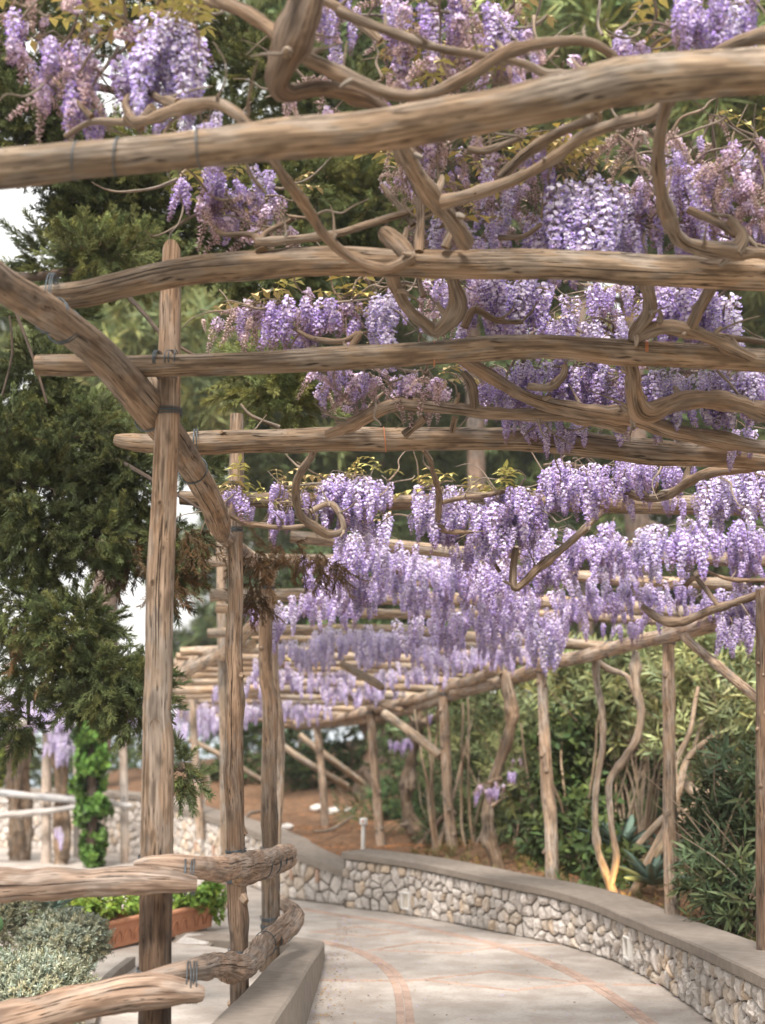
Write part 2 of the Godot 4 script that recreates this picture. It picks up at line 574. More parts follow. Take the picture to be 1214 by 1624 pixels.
# one hanging raceme: open flowers above, buds towards the tip
func raceme_mesh(length: float, wide: float, count: int, pale: Color, deep: Color, bud: Color, arch: float, opened: float) -> ArrayMesh:
	var mb := MB.new()
	var sway := rr(0, TAU)
	var prev := Vector3.ZERO
	var at_s := func(t: float) -> Vector3:
		# arch 0 hangs straight; 1 leaves sideways and droops
		var out := arch * length * (0.75 * t + 0.1 * sin(t * 3.0))
		var down := length * (t * (1.0 - arch * 0.75) + arch * 0.55 * t * t * t) 
		return Vector3(cos(sway) * 0.03 * length * sin(t * 4.0) + out, -down, sin(sway) * 0.03 * length * sin(t * 4.0))
	for k in 8:
		var q: Vector3 = at_s.call((k + 1) / 8.0)
		rod(mb, prev, q, 0.0026 - 0.0002 * k, 0.0024 - 0.0002 * k, Color(0.22, 0.17, 0.09), 3)
		prev = q
	for i in count:
		var t := pow((i + rr(0, 0.9)) / count, 0.85)
		var p: Vector3 = at_s.call(t)
		var p2: Vector3 = at_s.call(minf(t + 0.02, 1.02))
		var ax := (p2 - p).normalized()
		var a := i * 2.4 + rr(-0.4, 0.4)
		var x := ax.cross(Vector3(0.3, 0.1, 0.9)).normalized()
		var z := x.cross(ax)
		var out := x * cos(a) + z * sin(a)
		var fat := wide * (pow(1.0 - t, 0.85) * 0.88 + 0.12) * minf(1.0, 0.5 + t * 3.0)
		var f := p + out * fat * rr(0.55, 1.0) + ax * rr(-0.004, 0.012)
		var open := clampf((opened - t) * 4.0 + 0.5 + rr(-0.2, 0.2), 0.0, 1.0)
		var pe := p.lerp(f, 0.2)
		var stalk := mb.vert(pe, Color(0.25, 0.16, 0.14))
		var s2 := mb.vert(f + ax * 0.002, Color(0.3, 0.18, 0.22))
		var s3 := mb.vert(f - ax * 0.003, Color(0.3, 0.18, 0.22))
		mb.tri(stalk, s2, s3)
		var size := lerpf(0.006, 0.0115, open) * rr(0.85, 1.15)
		var face := (out * 0.8 + Vector3.UP * 0.35 + rdir() * 0.45).normalized()
		var sx := face.cross(-ax + rdir() * 0.2).normalized()
		var sy := sx.cross(face)
		if sy.dot(ax) > 0:
			sy = -sy
		var cb := vary(bud.lerp(pale, open), 0.16)
		var ck := vary(bud.lerp(deep, open), 0.2)
		if open > 0.35:
			# standard petal: a cupped fan standing up, two wings and keel below
			var o := mb.vert(f - face * size * 0.3, cb.lerp(Color(0.85, 0.8, 0.6), 0.35))
			var q := []
			for e in [[-0.95, 0.2], [-0.75, 1.0], [0.0, 1.35], [0.75, 1.0], [0.95, 0.2]]:
				q.append(mb.vert(f + (sx * e[0] + sy * e[1]) * size + face * size * (0.35 * absf(e[0]) - 0.25 * (e[1] - 0.5)), cb))
			for e in 4:
				mb.tri(o, q[e], q[e + 1])
			var w := mb.vert(f + face * size * 1.1 - sy * size * 0.25, ck)
			var w1 := mb.vert(f - sx * size * 0.55 - sy * size * 0.55 + face * size * 0.5, ck)
			var w2 := mb.vert(f + sx * size * 0.55 - sy * size * 0.55 + face * size * 0.5, ck)
			var w0 := mb.vert(f - sy * size * 0.1, ck)
			mb.tri(w0, w, w1); mb.tri(w0, w2, w)
			mb.tri(w1, w, w2)
		else:
			# closed bud: a small three-sided boat
			var tip := mb.vert(f + (out * 0.8 - ax * 0.2 + ax * rr(0, 0.8)).normalized() * size * 2.0, cb)
			var b0 := mb.vert(f + sx * size * 0.5, ck)
			var b1 := mb.vert(f - sx * size * 0.4 + sy * size * 0.4, ck)
			var b2 := mb.vert(f - sx * size * 0.4 - sy * size * 0.4, ck)
			mb.tri(b0, b1, tip); mb.tri(b1, b2, tip); mb.tri(b2, b0, tip)
	return mb.done()

# a young pinnate leaf
func leaf_spray_mesh(length: float, pairs: int, col: Color) -> ArrayMesh:
	var mb := MB.new()
	for s in 3:
		var dir := Vector3(rr(-0.8, 0.8), rr(0.1, 0.9), rr(-0.8, 0.8)).normalized()
		var droop := rr(0.3, 0.8)
		var L := length * rr(0.7, 1.1)
		var p := Vector3.ZERO
		var side := dir.cross(Vector3.UP).normalized()
		for k in pairs:
			var t := (k + 1.0) / pairs
			var q := dir * L * t + Vector3.DOWN * L * droop * t * t * 0.6
			rod(mb, p, q, 0.0016, 0.0012, col * 0.6, 3)
			for e in [-1, 1]:
				var ld: Vector3 = (side * e + dir * 0.5 + Vector3.DOWN * rr(0.1, 0.6)).normalized()
				blade(mb, q, ld, Vector3.UP + rdir() * 0.3, L * rr(0.28, 0.38), L * rr(0.15, 0.20), vary(col, 0.22), 0.25)
			p = q
		blade(mb, p, dir + Vector3.DOWN * 0.6, Vector3.UP, L * 0.32, L * 0.13, vary(col, 0.15), 0.25)
	return mb.done()

# a flat spray of juniper: a twig with shoots clad in scale leaves
func juniper_mesh(length: float, shoots: int, col: Color, young: Color) -> ArrayMesh:
	var mb := MB.new()
	var bend := Vector3(rr(-0.3, 0.3), 0, rr(-0.3, 0.3))
	rod(mb, Vector3.ZERO, Vector3(0, length * 0.9, 0) + bend * length * 0.5, 0.0022, 0.001, Color(0.09, 0.06, 0.04), 3)
	for i in shoots:
		var t := rr(0.08, 1.0)
		var p := Vector3(0, length * t, 0) + bend * length * 0.55 * t * t
		var a := rr(0, TAU)
		var out := Vector3(cos(a), rr(0.3, 1.1), sin(a) * 0.55).normalized()
		var L := length * rr(0.16, 0.34) * (1.15 - 0.6 * t)
		var prev := p
		var d := out
		var c := vary(col.lerp(young, rr(0.0, 1.0) * t), 0.25)
		for k in 3:
			d = (d + Vector3.UP * 0.18 + rdir() * 0.16).normalized()
			var q := prev + d * L / 3.0
			rod(mb, prev, q, 0.0024 - 0.0004 * k, 0.0021 - 0.0006 * k, c, 3)
			for e in 2:
				var od := (d + rdir() * 0.9).normalized()
				rod(mb, prev.lerp(q, rr(0.2, 0.9)), q + od * L * rr(0.14, 0.3), 0.0019, 0.0006, vary(c.lerp(young, 0.3), 0.2), 3)
			prev = q
	return mb.done()

# a tuft of pine needles at a shoot's end
func pine_mesh(length: float, needles: int, wide: float, col: Color, col2: Color) -> ArrayMesh:
	var mb := MB.new()
	rod(mb, Vector3(0, -length * 0.5, 0), Vector3(0, length * 0.5, 0), 0.004, 0.002, Color(0.12, 0.085, 0.05), 3)
	for i in needles:
		var t := rr(-0.4, 0.55)
		var a := rr(0, TAU)
		var d := Vector3(cos(a), rr(0.3, 1.5), sin(a)).normalized()
		var p := Vector3(0, length * t, 0)
		var L := length * rr(0.6, 1.0)
		var c := vary(col.lerp(col2, rr(0, 1)), 0.25)
		var x := d.cross(rdir()).normalized() * wide * 0.5
		var m := p + d * L * 0.55
		var i0 := mb.vert(p - x * 0.6, c); var i1 := mb.vert(p + x * 0.6, c)
		var i2 := mb.vert(m + x, c); var i3 := mb.vert(m - x, c)
		var i4 := mb.vert(p + d * L + Vector3.DOWN * L * 0.08, c)
		mb.quad(i0, i1, i2, i3); mb.tri(i3, i2, i4)
	return mb.done()

# a shoot with whorled leaves
func shoot_mesh(length: float, leaves: int, leaf_l: float, leaf_w: float, col: Color, col2: Color, rise: float, stem_col: Color) -> ArrayMesh:
	var mb := MB.new()
	rod(mb, Vector3.ZERO, Vector3(0, length, 0), leaf_w * 0.16, leaf_w * 0.08, stem_col, 3)
	for i in leaves:
		var t := pow(float(i + 1) / leaves, 0.7)
		var a := i * 2.2 + rr(-0.4, 0.4)
		var d := Vector3(cos(a), rise + rr(-0.35, 0.35) + t * 0.4, sin(a)).normalized()
		blade(mb, Vector3(0, length * t, 0), d, Vector3.UP + rdir() * 0.4, leaf_l * rr(0.7, 1.1), leaf_w * rr(0.8, 1.15), vary(col.lerp(col2, rr(0, 1)), 0.22), rr(0.0, 0.35))
	return mb.done()

# transforms of pieces through an ellipsoid; they point outwards
func fill(ts: Array, cols: Array, c: Vector3, e: Vector3, count: int, s0: float, s1: float, tone: Color, var_: float, outward := 1.0, lift := 0.35, hollow := 0.35) -> void:
	var ph := rng.randf() * 100.0
	for i in count:
		var d := rdir()
		var k := pow(rng.randf(), 0.45)
		k = hollow + (1.0 - hollow) * k
		# lumps: the outline swells and shrinks
		k *= 1.0 + 0.38 * nz.get_noise_3d(d.x * 170.0 + ph, d.y * 170.0, d.z * 170.0)
		var p := c + Vector3(d.x * e.x, d.y * e.y, d.z * e.z) * k
		if nz.get_noise_3d(p.x * 170.0 + ph, p.y * 170.0, p.z * 170.0) < -0.22:
			continue
		var up := (d * outward + Vector3.UP * lift + rdir() * 0.7).normalized()
		var s := rr(s0, s1)
		ts.append(Transform3D(basis_along(up, rr(0, TAU)) * Basis.from_scale(Vector3.ONE * s), p))
		var g := 1.0 + var_ * nz.get_noise_3d(p.x * 110.0, p.y * 110.0 + ph, p.z * 110.0) * 1.6 + rr(-var_, var_) * 0.5
		var yl := 1.0 + rr(-0.12, 0.15)
		cols.append(Color(tone.r * g * yl, tone.g * g, tone.b * g * (2.0 - yl)))

# ---------------------------------------------------------------- the setting
func struct_(o: Node) -> Node:
	o.set_meta("kind", "structure")
	return o

func strip(mb: MB, a: Array, b: Array, cols := 1, yoff := 0.0) -> void:     # a sheet between two lines of as many points
	var base := mb.v.size()
	for i in a.size():
		for k in cols + 1:
			var p: Vector3 = (a[i] as Vector3).lerp(b[i], float(k) / cols)
			p.y += yoff
			mb.vert(p, Color.WHITE, Vector2(p.x, p.z))
	for i in a.size() - 1:
		for k in cols:
			var q := base + i * (cols + 1) + k
			mb.quad(q, q + 1, q + cols + 2, q + cols + 1)

func resample(pts: Array, step: float) -> Array:
	var rad := []
	for p in pts:
		rad.append(1.0)
	return Array(smooth_line(pts, rad, step)[0])

var wall_a := []        # foot of the near stone wall, from right to left
var wall_b := []        # foot of the far stone wall, going on
var curb_line := []

func lay_lines() -> void:
	var foot := [Vector3(1.98, -SLOPE * 4.4, -4.4)]
	for q in [[1214, 1682], [1138, 1624], [1049, 1562], [969, 1522], [896, 1499], [836, 1487], [777, 1476], [718, 1464], [659, 1453], [600, 1445], [547, 1439]]:
		foot.append(G(q[0], q[1]))
	wall_a = resample(foot, 0.1)
	var foot2 := [G(549, 1438) + Vector3(0.05, 0, -0.05)]
	for q in [[450, 1423], [390, 1402], [300, 1376], [225, 1356]]:
		foot2.append(G(q[0], q[1]))
	foot2.append(foot2[-1] + Vector3(-2.5, -0.1, -1.6))
	foot2.append(foot2[-2] + Vector3(-5.0, -0.2, -2.4))
	wall_b = resample(foot2, 0.2)
	curb_line = resample([Vector3(-0.40, 0.44, -2.5), Vector3(-0.41, 0.30, -4.0), Vector3(-0.415, 0.19, -5.19), Vector3(-0.415, 0.02, -6.56), Vector3(-0.415, -0.13, -7.9), Vector3(-0.415, -0.36, -9.75), Vector3(-0.47, -0.42, -10.2), Vector3(-0.72, -0.47, -10.65), Vector3(-1.3, -0.53, -11.1), Vector3(-2.3, -0.6, -11.9)], 0.15)

func flat_normal(line: Array, i: int) -> Vector3:     # to the right of the direction of travel
	var t: Vector3 = line[mini(i + 1, line.size() - 1)] - line[maxi(i - 1, 0)]
	t.y = 0
	return t.normalized().cross(Vector3.UP)

func sweep(mb: MB, line: Array, prof: Array, lifts := []) -> void:
	# prof: points (out to the right of travel, up); closed outline, flat shaded along its corners
	var m := prof.size()
	for k in m:
		var a: Vector2 = prof[k]
		var b: Vector2 = prof[(k + 1) % m]
		var base := mb.v.size()
		for i in line.size():
			var nrm := flat_normal(line, i)
			var up: float = lifts[i] if lifts.size() else 0.0
			mb.vert(line[i] + nrm * a.x + Vector3.UP * (a.y + up))
			mb.vert(line[i] + nrm * b.x + Vector3.UP * (b.y + up))
		for i in line.size() - 1:
			var q := base + 2 * i
			mb.quad(q, q + 1, q + 3, q + 2)
	for e in [0, line.size() - 1]:
		var ps := []
		var nrm := flat_normal(line, e)
		for q in prof:
			ps.append(line[e] + nrm * q.x + Vector3.UP * (q.y + (lifts[e] if lifts.size() else 0.0)))
		mb.face(ps)

func clip_cell(poly: Array, p: Vector2, q: Vector2) -> Array:    # keep the side of the bisector nearer to p
	var out := []
	var mid := (p + q) / 2.0
	var d := q - p
	for i in poly.size():
		var a: Vector2 = poly[i]
		var b: Vector2 = poly[(i + 1) % poly.size()]
		var da := (a - mid).dot(d)
		var db := (b - mid).dot(d)
		if da <= 0:
			out.append(a)
		if (da < 0 and db > 0) or (da > 0 and db < 0):
			out.append(a.lerp(b, da / (da - db)))
	return out

func along(line: Array, lens: Array, s: float) -> Array:       # [point, outward normal to the path side]
	var i := 0
	while i < line.size() - 2 and lens[i + 1] < s:
		i += 1
	var t := clampf((s - lens[i]) / maxf(1e-5, lens[i + 1] - lens[i]), 0, 1)
	var p: Vector3 = (line[i] as Vector3).lerp(line[i + 1], t)
	var n1 := flat_normal(line, i).lerp(flat_normal(line, i + 1), t).normalized()
	return [p, -n1]

func stone_wall(root: Node3D, line: Array, hgt: Callable, cell: float, singles: int, first: float) -> void:
	var lens := [0.0]
	for i in line.size() - 1:
		lens.append(lens[i] + (line[i] as Vector3).distance_to(line[i + 1]))
	var total: float = lens[-1]
	var seeds := []
	var cols := int(total / cell)
	for c in range(-1, cols + 2):
		var h0: float = hgt.call(clampf(c * cell, 0, total))
		var rows := int(round(h0 / (cell * 1.08)))
		for r in range(0, rows):
			if rng.randf() < 0.2:
				continue
			seeds.append(Vector2((c + 0.5 * (r % 2) + rr(-0.36, 0.36)) * cell, (r + 0.5 + rr(-0.36, 0.36)) * h0 / rows))
	var made := []
	for i in seeds.size():
		var p: Vector2 = seeds[i]
		if p.x < first or p.x > total:
			continue
		var h1: float = hgt.call(p.x)
		var poly := [Vector2(maxf(p.x - cell * 1.6, 0), 0), Vector2(minf(p.x + cell * 1.6, total), 0), Vector2(minf(p.x + cell * 1.6, total), h1), Vector2(maxf(p.x - cell * 1.6, 0), h1)]
		for j in range(maxi(0, i - 30), mini(seeds.size(), i + 31)):
			var q: Vector2 = seeds[j]
			if j != i and absf(q.x - p.x) < cell * 3.0:
				poly = clip_cell(poly, p, q)
		if poly.size() < 3:
			continue
		made.append([p, poly])
	var all := MB.new()
	var n_single := 0
	for s in made:
		var mb: MB = MB.new() if n_single < singles else all
		var poly: Array = s[1]
		var mid := Vector2.ZERO
		for q in poly:
			mid += q
		mid /= poly.size()
		# corners cut so that the stone is irregular
		var ring := []
		for k in poly.size():
			var a: Vector2 = poly[k]
			var b: Vector2 = poly[(k + 1) % poly.size()]
			if a.distance_to(b) > cell * 0.25:
				ring.append(a.lerp(b, rr(0.06, 0.2)))
				ring.append(a.lerp(b, rr(0.8, 0.95)))
			else:
				ring.append(a.lerp(b, 0.5))
		var m := ring.size()
		var col := Color(1.0, 0.98, 0.96) * rr(0.72, 1.0)
		if rng.randf() < 0.1:
			col = col * Color(1.0, 0.88, 0.74)
		elif rng.randf() < 0.2:
			col = col * Color(1.0, 0.94, 0.86)
		col.a = 1.0
		var proud := rr(0.016, 0.046)
		var base := mb.v.size()
		for lev in [[0.985, -0.035, 0.0], [0.965, 0.0, 0.003], [0.84, proud * 0.72, 0.008], [0.42, proud, 0.012]]:
			for q in ring:
				var w: Vector2 = mid + (q - mid) * (lev[0] * rr(0.90, 1.0)) + Vector2(rr(-1, 1), rr(-1, 1)) * lev[2] * 0.6
				w.y = maxf(w.y, 0.004)
				var at := along(line, lens, w.x)
				mb.vert(at[0] + Vector3.UP * w.y + at[1] * (lev[1] + rr(-0.5, 0.5) * lev[2] * 1.4), col)
		var at2 := along(line, lens, mid.x)
		var top := mb.vert(at2[0] + Vector3.UP * mid.y + at2[1] * (proud + rr(-0.006, 0.008)), col)
		# broken faces: each keeps its own flat shade
		var pv := mb.v.slice(base)
		mb.v.resize(base); mb.c.resize(base); mb.uv.resize(base)
		for l in 3:
			for k in m:
				var a := l * m + k
				var b := l * m + (k + 1) % m
				mb.face([pv[a], pv[b], pv[b + m], pv[a + m]], col)
		for k in m:
			mb.face([pv[3 * m + k], pv[3 * m + (k + 1) % m], pv[top - base]], col)
		if n_single < singles:
			put(mb, "stone", M.stone, root)
			n_single += 1
	if all.v.size():
		put(all, "far_stones", M.stone, root, "stuff")

func rise_a(d: float) -> float:      # the wall's face grows as the ramp falls away from its level top
	return 0.29 + 0.045 * maxf(0.0, d - 9.5) + 0.03 * clampf(8.8 - d, 0.0, 2.0)

func build_walls() -> void:
	var up_a := []
	var len_a := [0.0]
	for i in wall_a.size():
		up_a.append(rise_a(-(wall_a[i] as Vector3).z))
		if i > 0:
			len_a.append(len_a[-1] + (wall_a[i] as Vector3).distance_to(wall_a[i - 1]))
	var a := thing("stone_wall", "low curved rubble stone wall along the right of the ramp, with concrete coping", "stone wall", Vector3(1.0, -0.5, -10))
	var core := MB.new()
	sweep(core, wall_a, [Vector2(-0.008, -0.60), Vector2(-0.008, 0.0), Vector2(0.30, 0.0), Vector2(0.30, -0.60)], up_a)
	put(core, "wall_core", M.mortar, a)
	var cap := MB.new()
	sweep(cap, wall_a, [Vector2(-0.045, 0.005), Vector2(-0.052, 0.012), Vector2(-0.052, 0.062), Vector2(-0.042, 0.072), Vector2(0.325, 0.072), Vector2(0.335, 0.064), Vector2(0.335, 0.005)], up_a)
	put(cap, "coping", M.concrete, a)
	stone_wall(a, wall_a, func(x: float) -> float: return rise_a(-(along(wall_a, len_a, x)[0] as Vector3).z), 0.082, 300, 1.5)
	# recessed lights in the wall face
	for q in [[650, 1428], [1007, 1503]]:
		wall_light(a, q[0], q[1])
	var b := thing("stone_wall", "rough stone wall beyond the near one, its sloping coping running left behind the posts", "stone wall", Vector3(-1.5, -0.7, -15))
	var lens := []
	var s := 0.0
	for i in wall_b.size():
		if i > 0:
			s += (wall_b[i] as Vector3).distance_to(wall_b[i - 1])
		lens.append(s)
	var hgt := func(x: float) -> float: return lerpf(0.25, 0.50, clampf(x / 1.3, 0, 1)) + 0.045 * clampf(x - 1.1, 0, 8)
	var lifts := []
	for x in lens:
		lifts.append(hgt.call(x))
	var core2 := MB.new()
	for i in wall_b.size() - 1:
		var n1 := flat_normal(wall_b, i)
		var n2 := flat_normal(wall_b, i + 1)
		var p: Vector3 = wall_b[i] + n1 * 0.0
		var q: Vector3 = wall_b[i + 1] + n2 * 0.0
		core2.face([p, q, q + Vector3.UP * lifts[i + 1], p + Vector3.UP * lifts[i]])
		core2.face([p + n1 * 0.3, p + n1 * 0.3 + Vector3.UP * lifts[i], q + n2 * 0.3 + Vector3.UP * lifts[i + 1], q + n2 * 0.3])
	put(core2, "wall_core", M.mortar, b)
	var cap2 := MB.new()
	sweep(cap2, wall_b, [Vector2(-0.05, 0.004), Vector2(-0.05, 0.07), Vector2(0.33, 0.07), Vector2(0.33, 0.004)], lifts)
	put(cap2, "coping", M.concrete, b)
	stone_wall(b, wall_b, hgt, 0.11, 150, 0.0)
	for q in [[556, 1430, 1], [472, 1398, 0], [508, 1408, 0], [312, 1332, 0], [342, 1338, 0]]:
		# terracotta tiles and a little light set in the face
		var t := G(q[0], q[1] if q[2] else 1420.0)
		var best := 0
		for i in wall_b.size():
			if absf(px_of(wall_b[i]) - q[0]) < absf(px_of(wall_b[best]) - q[0]):
				best = i
		t = wall_b[best]
		var nn := -flat_normal(wall_b, best)
		var mb := MB.new()
		var bs := Basis(Vector3.UP.cross(nn), Vector3.UP, nn)
		if q[2] == 0:
			mb.soft_box(t + nn * 0.02 + Vector3.UP * (0.26 if q[0] > 400 else 0.3), Vector3(0.05, 0.13, 0.05), bs, 0.008, Color(0.9, 0.85, 0.8))
			put(mb, "terracotta_tile", M.brick, b)
		else:
			mb.soft_box(t + nn * 0.02 + Vector3.UP * 0.06, Vector3(0.09, 0.07, 0.06), bs, 0.008)
			put(mb, "brick", M.terracotta, b)

func bank_y(at: Vector3, line: Array) -> float:
	var best := 0
	var bd := 1e9
	for i in range(0, line.size(), 3):
		var q: Vector3 = line[i]
		var dd := Vector2(q.x - at.x, q.z - at.z).length()
		if dd < bd:
			bd = dd
			best = i
	return (line[best] as Vector3).y + (rise_a(-(line[best] as Vector3).z) - 0.05) + 0.045 * minf(bd, 9.0) + 0.10 * nz.get_noise_2d(at.x * 60.0, at.z * 60.0) * minf(1.0, bd)

func px_of(p: Vector3) -> float:
	var y := p.y - EYE
	var fwd := -p.z * cos(PITCH) + y * sin(PITCH)
	return 607.0 + F * p.x / fwd

func wall_light(root: Node3D, px: float, py: float) -> void:
	var best := 0
	for i in wall_a.size():
		if absf(px_of(wall_a[i]) - px) < absf(px_of(wall_a[best]) - px):
			best = i
	var t: Vector3 = wall_a[best]
	var nn := -flat_normal(wall_a, best)
	var bs := Basis(Vector3.UP.cross(nn), Vector3.UP, nn)
	var d := -t.z
	var want := P(px, py, d)
	var c := Vector3(t.x, want.y, t.z) + nn * 0.022
	var mb := MB.new()
	var w := 0.115
	var h := 0.14
	mb.soft_box(c + bs * Vector3(0, h / 2, 0), Vector3(w, 0.014, 0.06), bs, 0.003)
	mb.soft_box(c - bs * Vector3(0, h / 2, 0), Vector3(w, 0.014, 0.06), bs, 0.003)
	mb.soft_box(c + bs * Vector3(w / 2 - 0.006, 0, 0), Vector3(0.012, h - 0.016, 0.06), bs, 0.003)
	mb.soft_box(c - bs * Vector3(w / 2 - 0.006, 0, 0), Vector3(0.012, h - 0.016, 0.06), bs, 0.003)
	var l := put(mb, "wall_light", M.white_plastic, root)
	var pane := MB.new()
	pane.soft_box(c - nn * 0.008, Vector3(w - 0.026, h - 0.018, 0.03), bs, 0.003, Color(0.78, 0.72, 0.64))
	put(pane, "lamp_cover", M.white_plastic, l)

func build_ground() -> void:
	# far ground, out to the sea's edge
	var mb := MB.new()
	var xs := [-90, -50, -30, -18, -11, -6, -3, -1, 0, 1, 3, 6, 11, 18, 30, 50, 90]
	var ds := [-30, -15, -6, 0, 4, 8, 12, 16, 20, 26, 34, 46, 70]
	var base := mb.v.size()
	for d in ds:
		for x in xs:
			mb.vert(Vector3(x, ramp(d) - 0.06 - (0.0 if d < 46 else (d - 40) * 0.10), -d))
	for i in ds.size() - 1:
		for k in xs.size() - 1:
			var q: int = i * xs.size() + k
			mb.quad(q, q + xs.size(), q + xs.size() + 1, q + 1)
	struct_(put(mb, "ground", M.earth))
	var se := MB.new()
	var p := Vector3(0, -24, 0)
	for q in [[-6000, 60], [6000, 60], [6000, 9000], [-6000, 9000]]:
		se.vert(Vector3(q[0], -24, -q[1]))
	se.quad(0, 3, 2, 1)
	struct_(put(se, "sea", M.sea))
	# terrace left of the kerb
	var t := MB.new()
	var l := []
	var r := []
	for k in 30:
		var d := 1.0 + k * 0.9
		l.append(Vector3(-16, -SLOPE * d - 0.012, -d))
		var xr := -0.55
		if d > 10.0:
			xr = -0.55 - (d - 10.0) * 1.25
		r.append(Vector3(maxf(xr, -15.5), -SLOPE * d - 0.012, -d))
	strip(t, l, r, 8)
	struct_(put(t, "terrace", M.paving))
	# the ramp between the kerb and the stone walls
	var path := MB.new()
	var left := []
	var right := []
	var lane := [Vector3(-0.45, 0, -1.0), Vector3(-0.45, 0, -4.5), Vector3(-0.45, 0, -8.0), Vector3(-0.45, 0, -9.8), Vector3(-0.75, 0, -10.6), Vector3(-1.4, 0, -11.2), Vector3(-2.4, 0, -12.0), Vector3(-4.5, 0, -13.4), Vector3(-8.0, 0, -14.6), Vector3(-15.0, 0, -15.8)]
	var edge := [Vector3(2.9, 0, -1.0)] + [wall_a[0]] + [wall_a[int(wall_a.size() * 0.3)], wall_a[int(wall_a.size() * 0.55)], wall_a[int(wall_a.size() * 0.75)], wall_a[int(wall_a.size() * 0.9)], wall_a[-1], wall_b[int(wall_b.size() * 0.35)], wall_b[int(wall_b.size() * 0.6)], wall_b[-1]]
	left = resample(lane, 100.0)
	var ones := []
	for q in lane:
		ones.append(1.0)
	left = []; right = []
	for i in lane.size() - 1:
		for j in 8:
			var tt := j / 8.0
			var a: Vector3 = lane[i].cubic_interpolate(lane[i + 1], lane[maxi(i - 1, 0)], lane[mini(i + 2, lane.size() - 1)], tt)
			var b: Vector3 = (edge[i] as Vector3).cubic_interpolate(edge[i + 1], edge[maxi(i - 1, 0)], edge[mini(i + 2, edge.size() - 1)], tt)
			var n := (b - a)
			n.y = 0
			b += n.normalized() * 0.14
			a.y = -SLOPE * -a.z; b.y = -SLOPE * -b.z
			left.append(a); right.append(b)
	strip(path, left, right, 6)
	var walk := put(path, "path", M.paving)
	struct_(walk)
	brick_bands(walk)
	# the bank behind the walls
	var bank := MB.new()
	var line := wall_a.duplicate()
	line.append_array(wall_b.slice(3))
	var thin := []
	for i in range(0, line.size(), 2):
		thin.append(line[i])
	var offs := [0.28, 0.6, 1.1, 1.8, 2.8, 4.0, 6.0, 9.0, 14.0, 24.0, 40.0]
	for i in thin.size():
		var nn := flat_normal(thin, i)
		for k in offs.size():
			var o: float = offs[k]
			var q: Vector3 = thin[i] + nn * o
			var low: float = (rise_a(-(thin[i] as Vector3).z) - 0.05 if 2 * i < wall_a.size() else 0.32) + 0.045 * minf(o, 9.0) + 0.10 * nz.get_noise_2d(q.x * 60.0, q.z * 60.0) * minf(1.0, o)
			q.y = (thin[i] as Vector3).y + low
			bank.vert(q, Color.WHITE * (0.85 + 0.3 * absf(nz.get_noise_2d(q.x * 40.0, q.z * 40.0))))
	for i in thin.size() - 1:
		for k in offs.size() - 1:
			var q := i * offs.size() + k
			bank.quad(q, q + offs.size(), q + offs.size() + 1, q + 1)
	struct_(put(bank, "soil_bank", M.soil))

func brick_row(root: Node3D, pts: Array, rows: int, w: float, l: float, far: MB, limit: float) -> void:
	var line := resample(pts, 0.02)
	var s := 0.0
	var next := 0.0
	for i in line.size() - 1:
		s += (line[i] as Vector3).distance_to(line[i + 1])
		if s < next:
			continue
		next += l
		var t: Vector3 = line[mini(i + 4, line.size() - 1)] - line[maxi(i - 3, 0)]
		if t.length() < 0.01:
			continue
		var z := t.normalized()
		var x := z.cross(Vector3.UP).normalized()
		var bs := Basis(x, x.cross(-z) * -1.0, z)
		bs = Basis(x, z.cross(x), z)
		for r in rows:
			var at: Vector3 = line[i] + x * (r - (rows - 1) / 2.0) * w
			at.y = -SLOPE * -at.z
			var col := Color.WHITE * rr(0.8, 1.15)
			col.a = 1.0
			var near: bool = -at.z < limit
			var mb: MB = MB.new() if near else far
			var h := 0.012
			var hx := w / 2.0 - 0.0025
			var hz := l / 2.0 - 0.0025
			var lift := rr(0.002, 0.0045)
			var q := []
			for e in [[-1, -1], [1, -1], [1, 1], [-1, 1]]:
				q.append(at + x * e[0] * hx + z * e[1] * hz)
			var top := []
			for e in q:
				top.append(e.lerp(at, 0.04) + Vector3.UP * lift)
			var mid := []
			for e in q:
				mid.append(e + Vector3.UP * (lift - 0.002))
			mb.face(top, col)
			for k in 4:
				var k2 := (k + 1) % 4
				mb.face([top[k], mid[k], mid[k2], top[k2]], col)
				mb.face([mid[k], q[k] - Vector3.UP * h, q[k2] - Vector3.UP * h, mid[k2]], col)
			if near:
				put(mb, "brick", M.brick, root)

func gl(a: Array) -> Array:
	var out := []
	for i in range(0, a.size(), 2):
		out.append(G(a[i], a[i + 1]))
	return out

func brick_bands(root: Node3D) -> void:
	var far := MB.new()
	brick_row(root, gl([648, 1660, 644, 1624, 640, 1585, 633, 1560, 617, 1538, 590, 1519, 556, 1505, 505, 1492]), 2, 0.052, 0.112, far, 9.6)
	brick_row(root, gl([1085, 1660, 1030, 1624, 985, 1590, 930, 1556, 870, 1527, 800, 1502, 735, 1486, 660, 1470, 600, 1460, 540, 1452, 480, 1442]), 2, 0.052, 0.112, far, 9.6)
	for d in [[672, 1554, 783, 1541, 925, 1560, 812, 1571], [592, 1507, 668, 1494, 795, 1502, 720, 1512], [500, 1478, 570, 1470, 640, 1479, 575, 1485]]:
		for k in 4:
			var a := [d[2 * k], d[2 * k + 1], d[(2 * k + 2) % 8], d[(2 * k + 3) % 8]]
			brick_row(root, gl(a), 1, 0.05, 0.11, far, 8.8)
	for d in [[505, 1555, 628, 1556], [655, 1555, 672, 1554], [925, 1560, 965, 1562], [985, 1562, 1052, 1563], [800, 1500, 888, 1498]]:
		brick_row(root, gl(d), 1, 0.05, 0.11, far, 8.8)
	if far.v.size():
		put(far, "far_bricks", M.brick, root, "stuff")

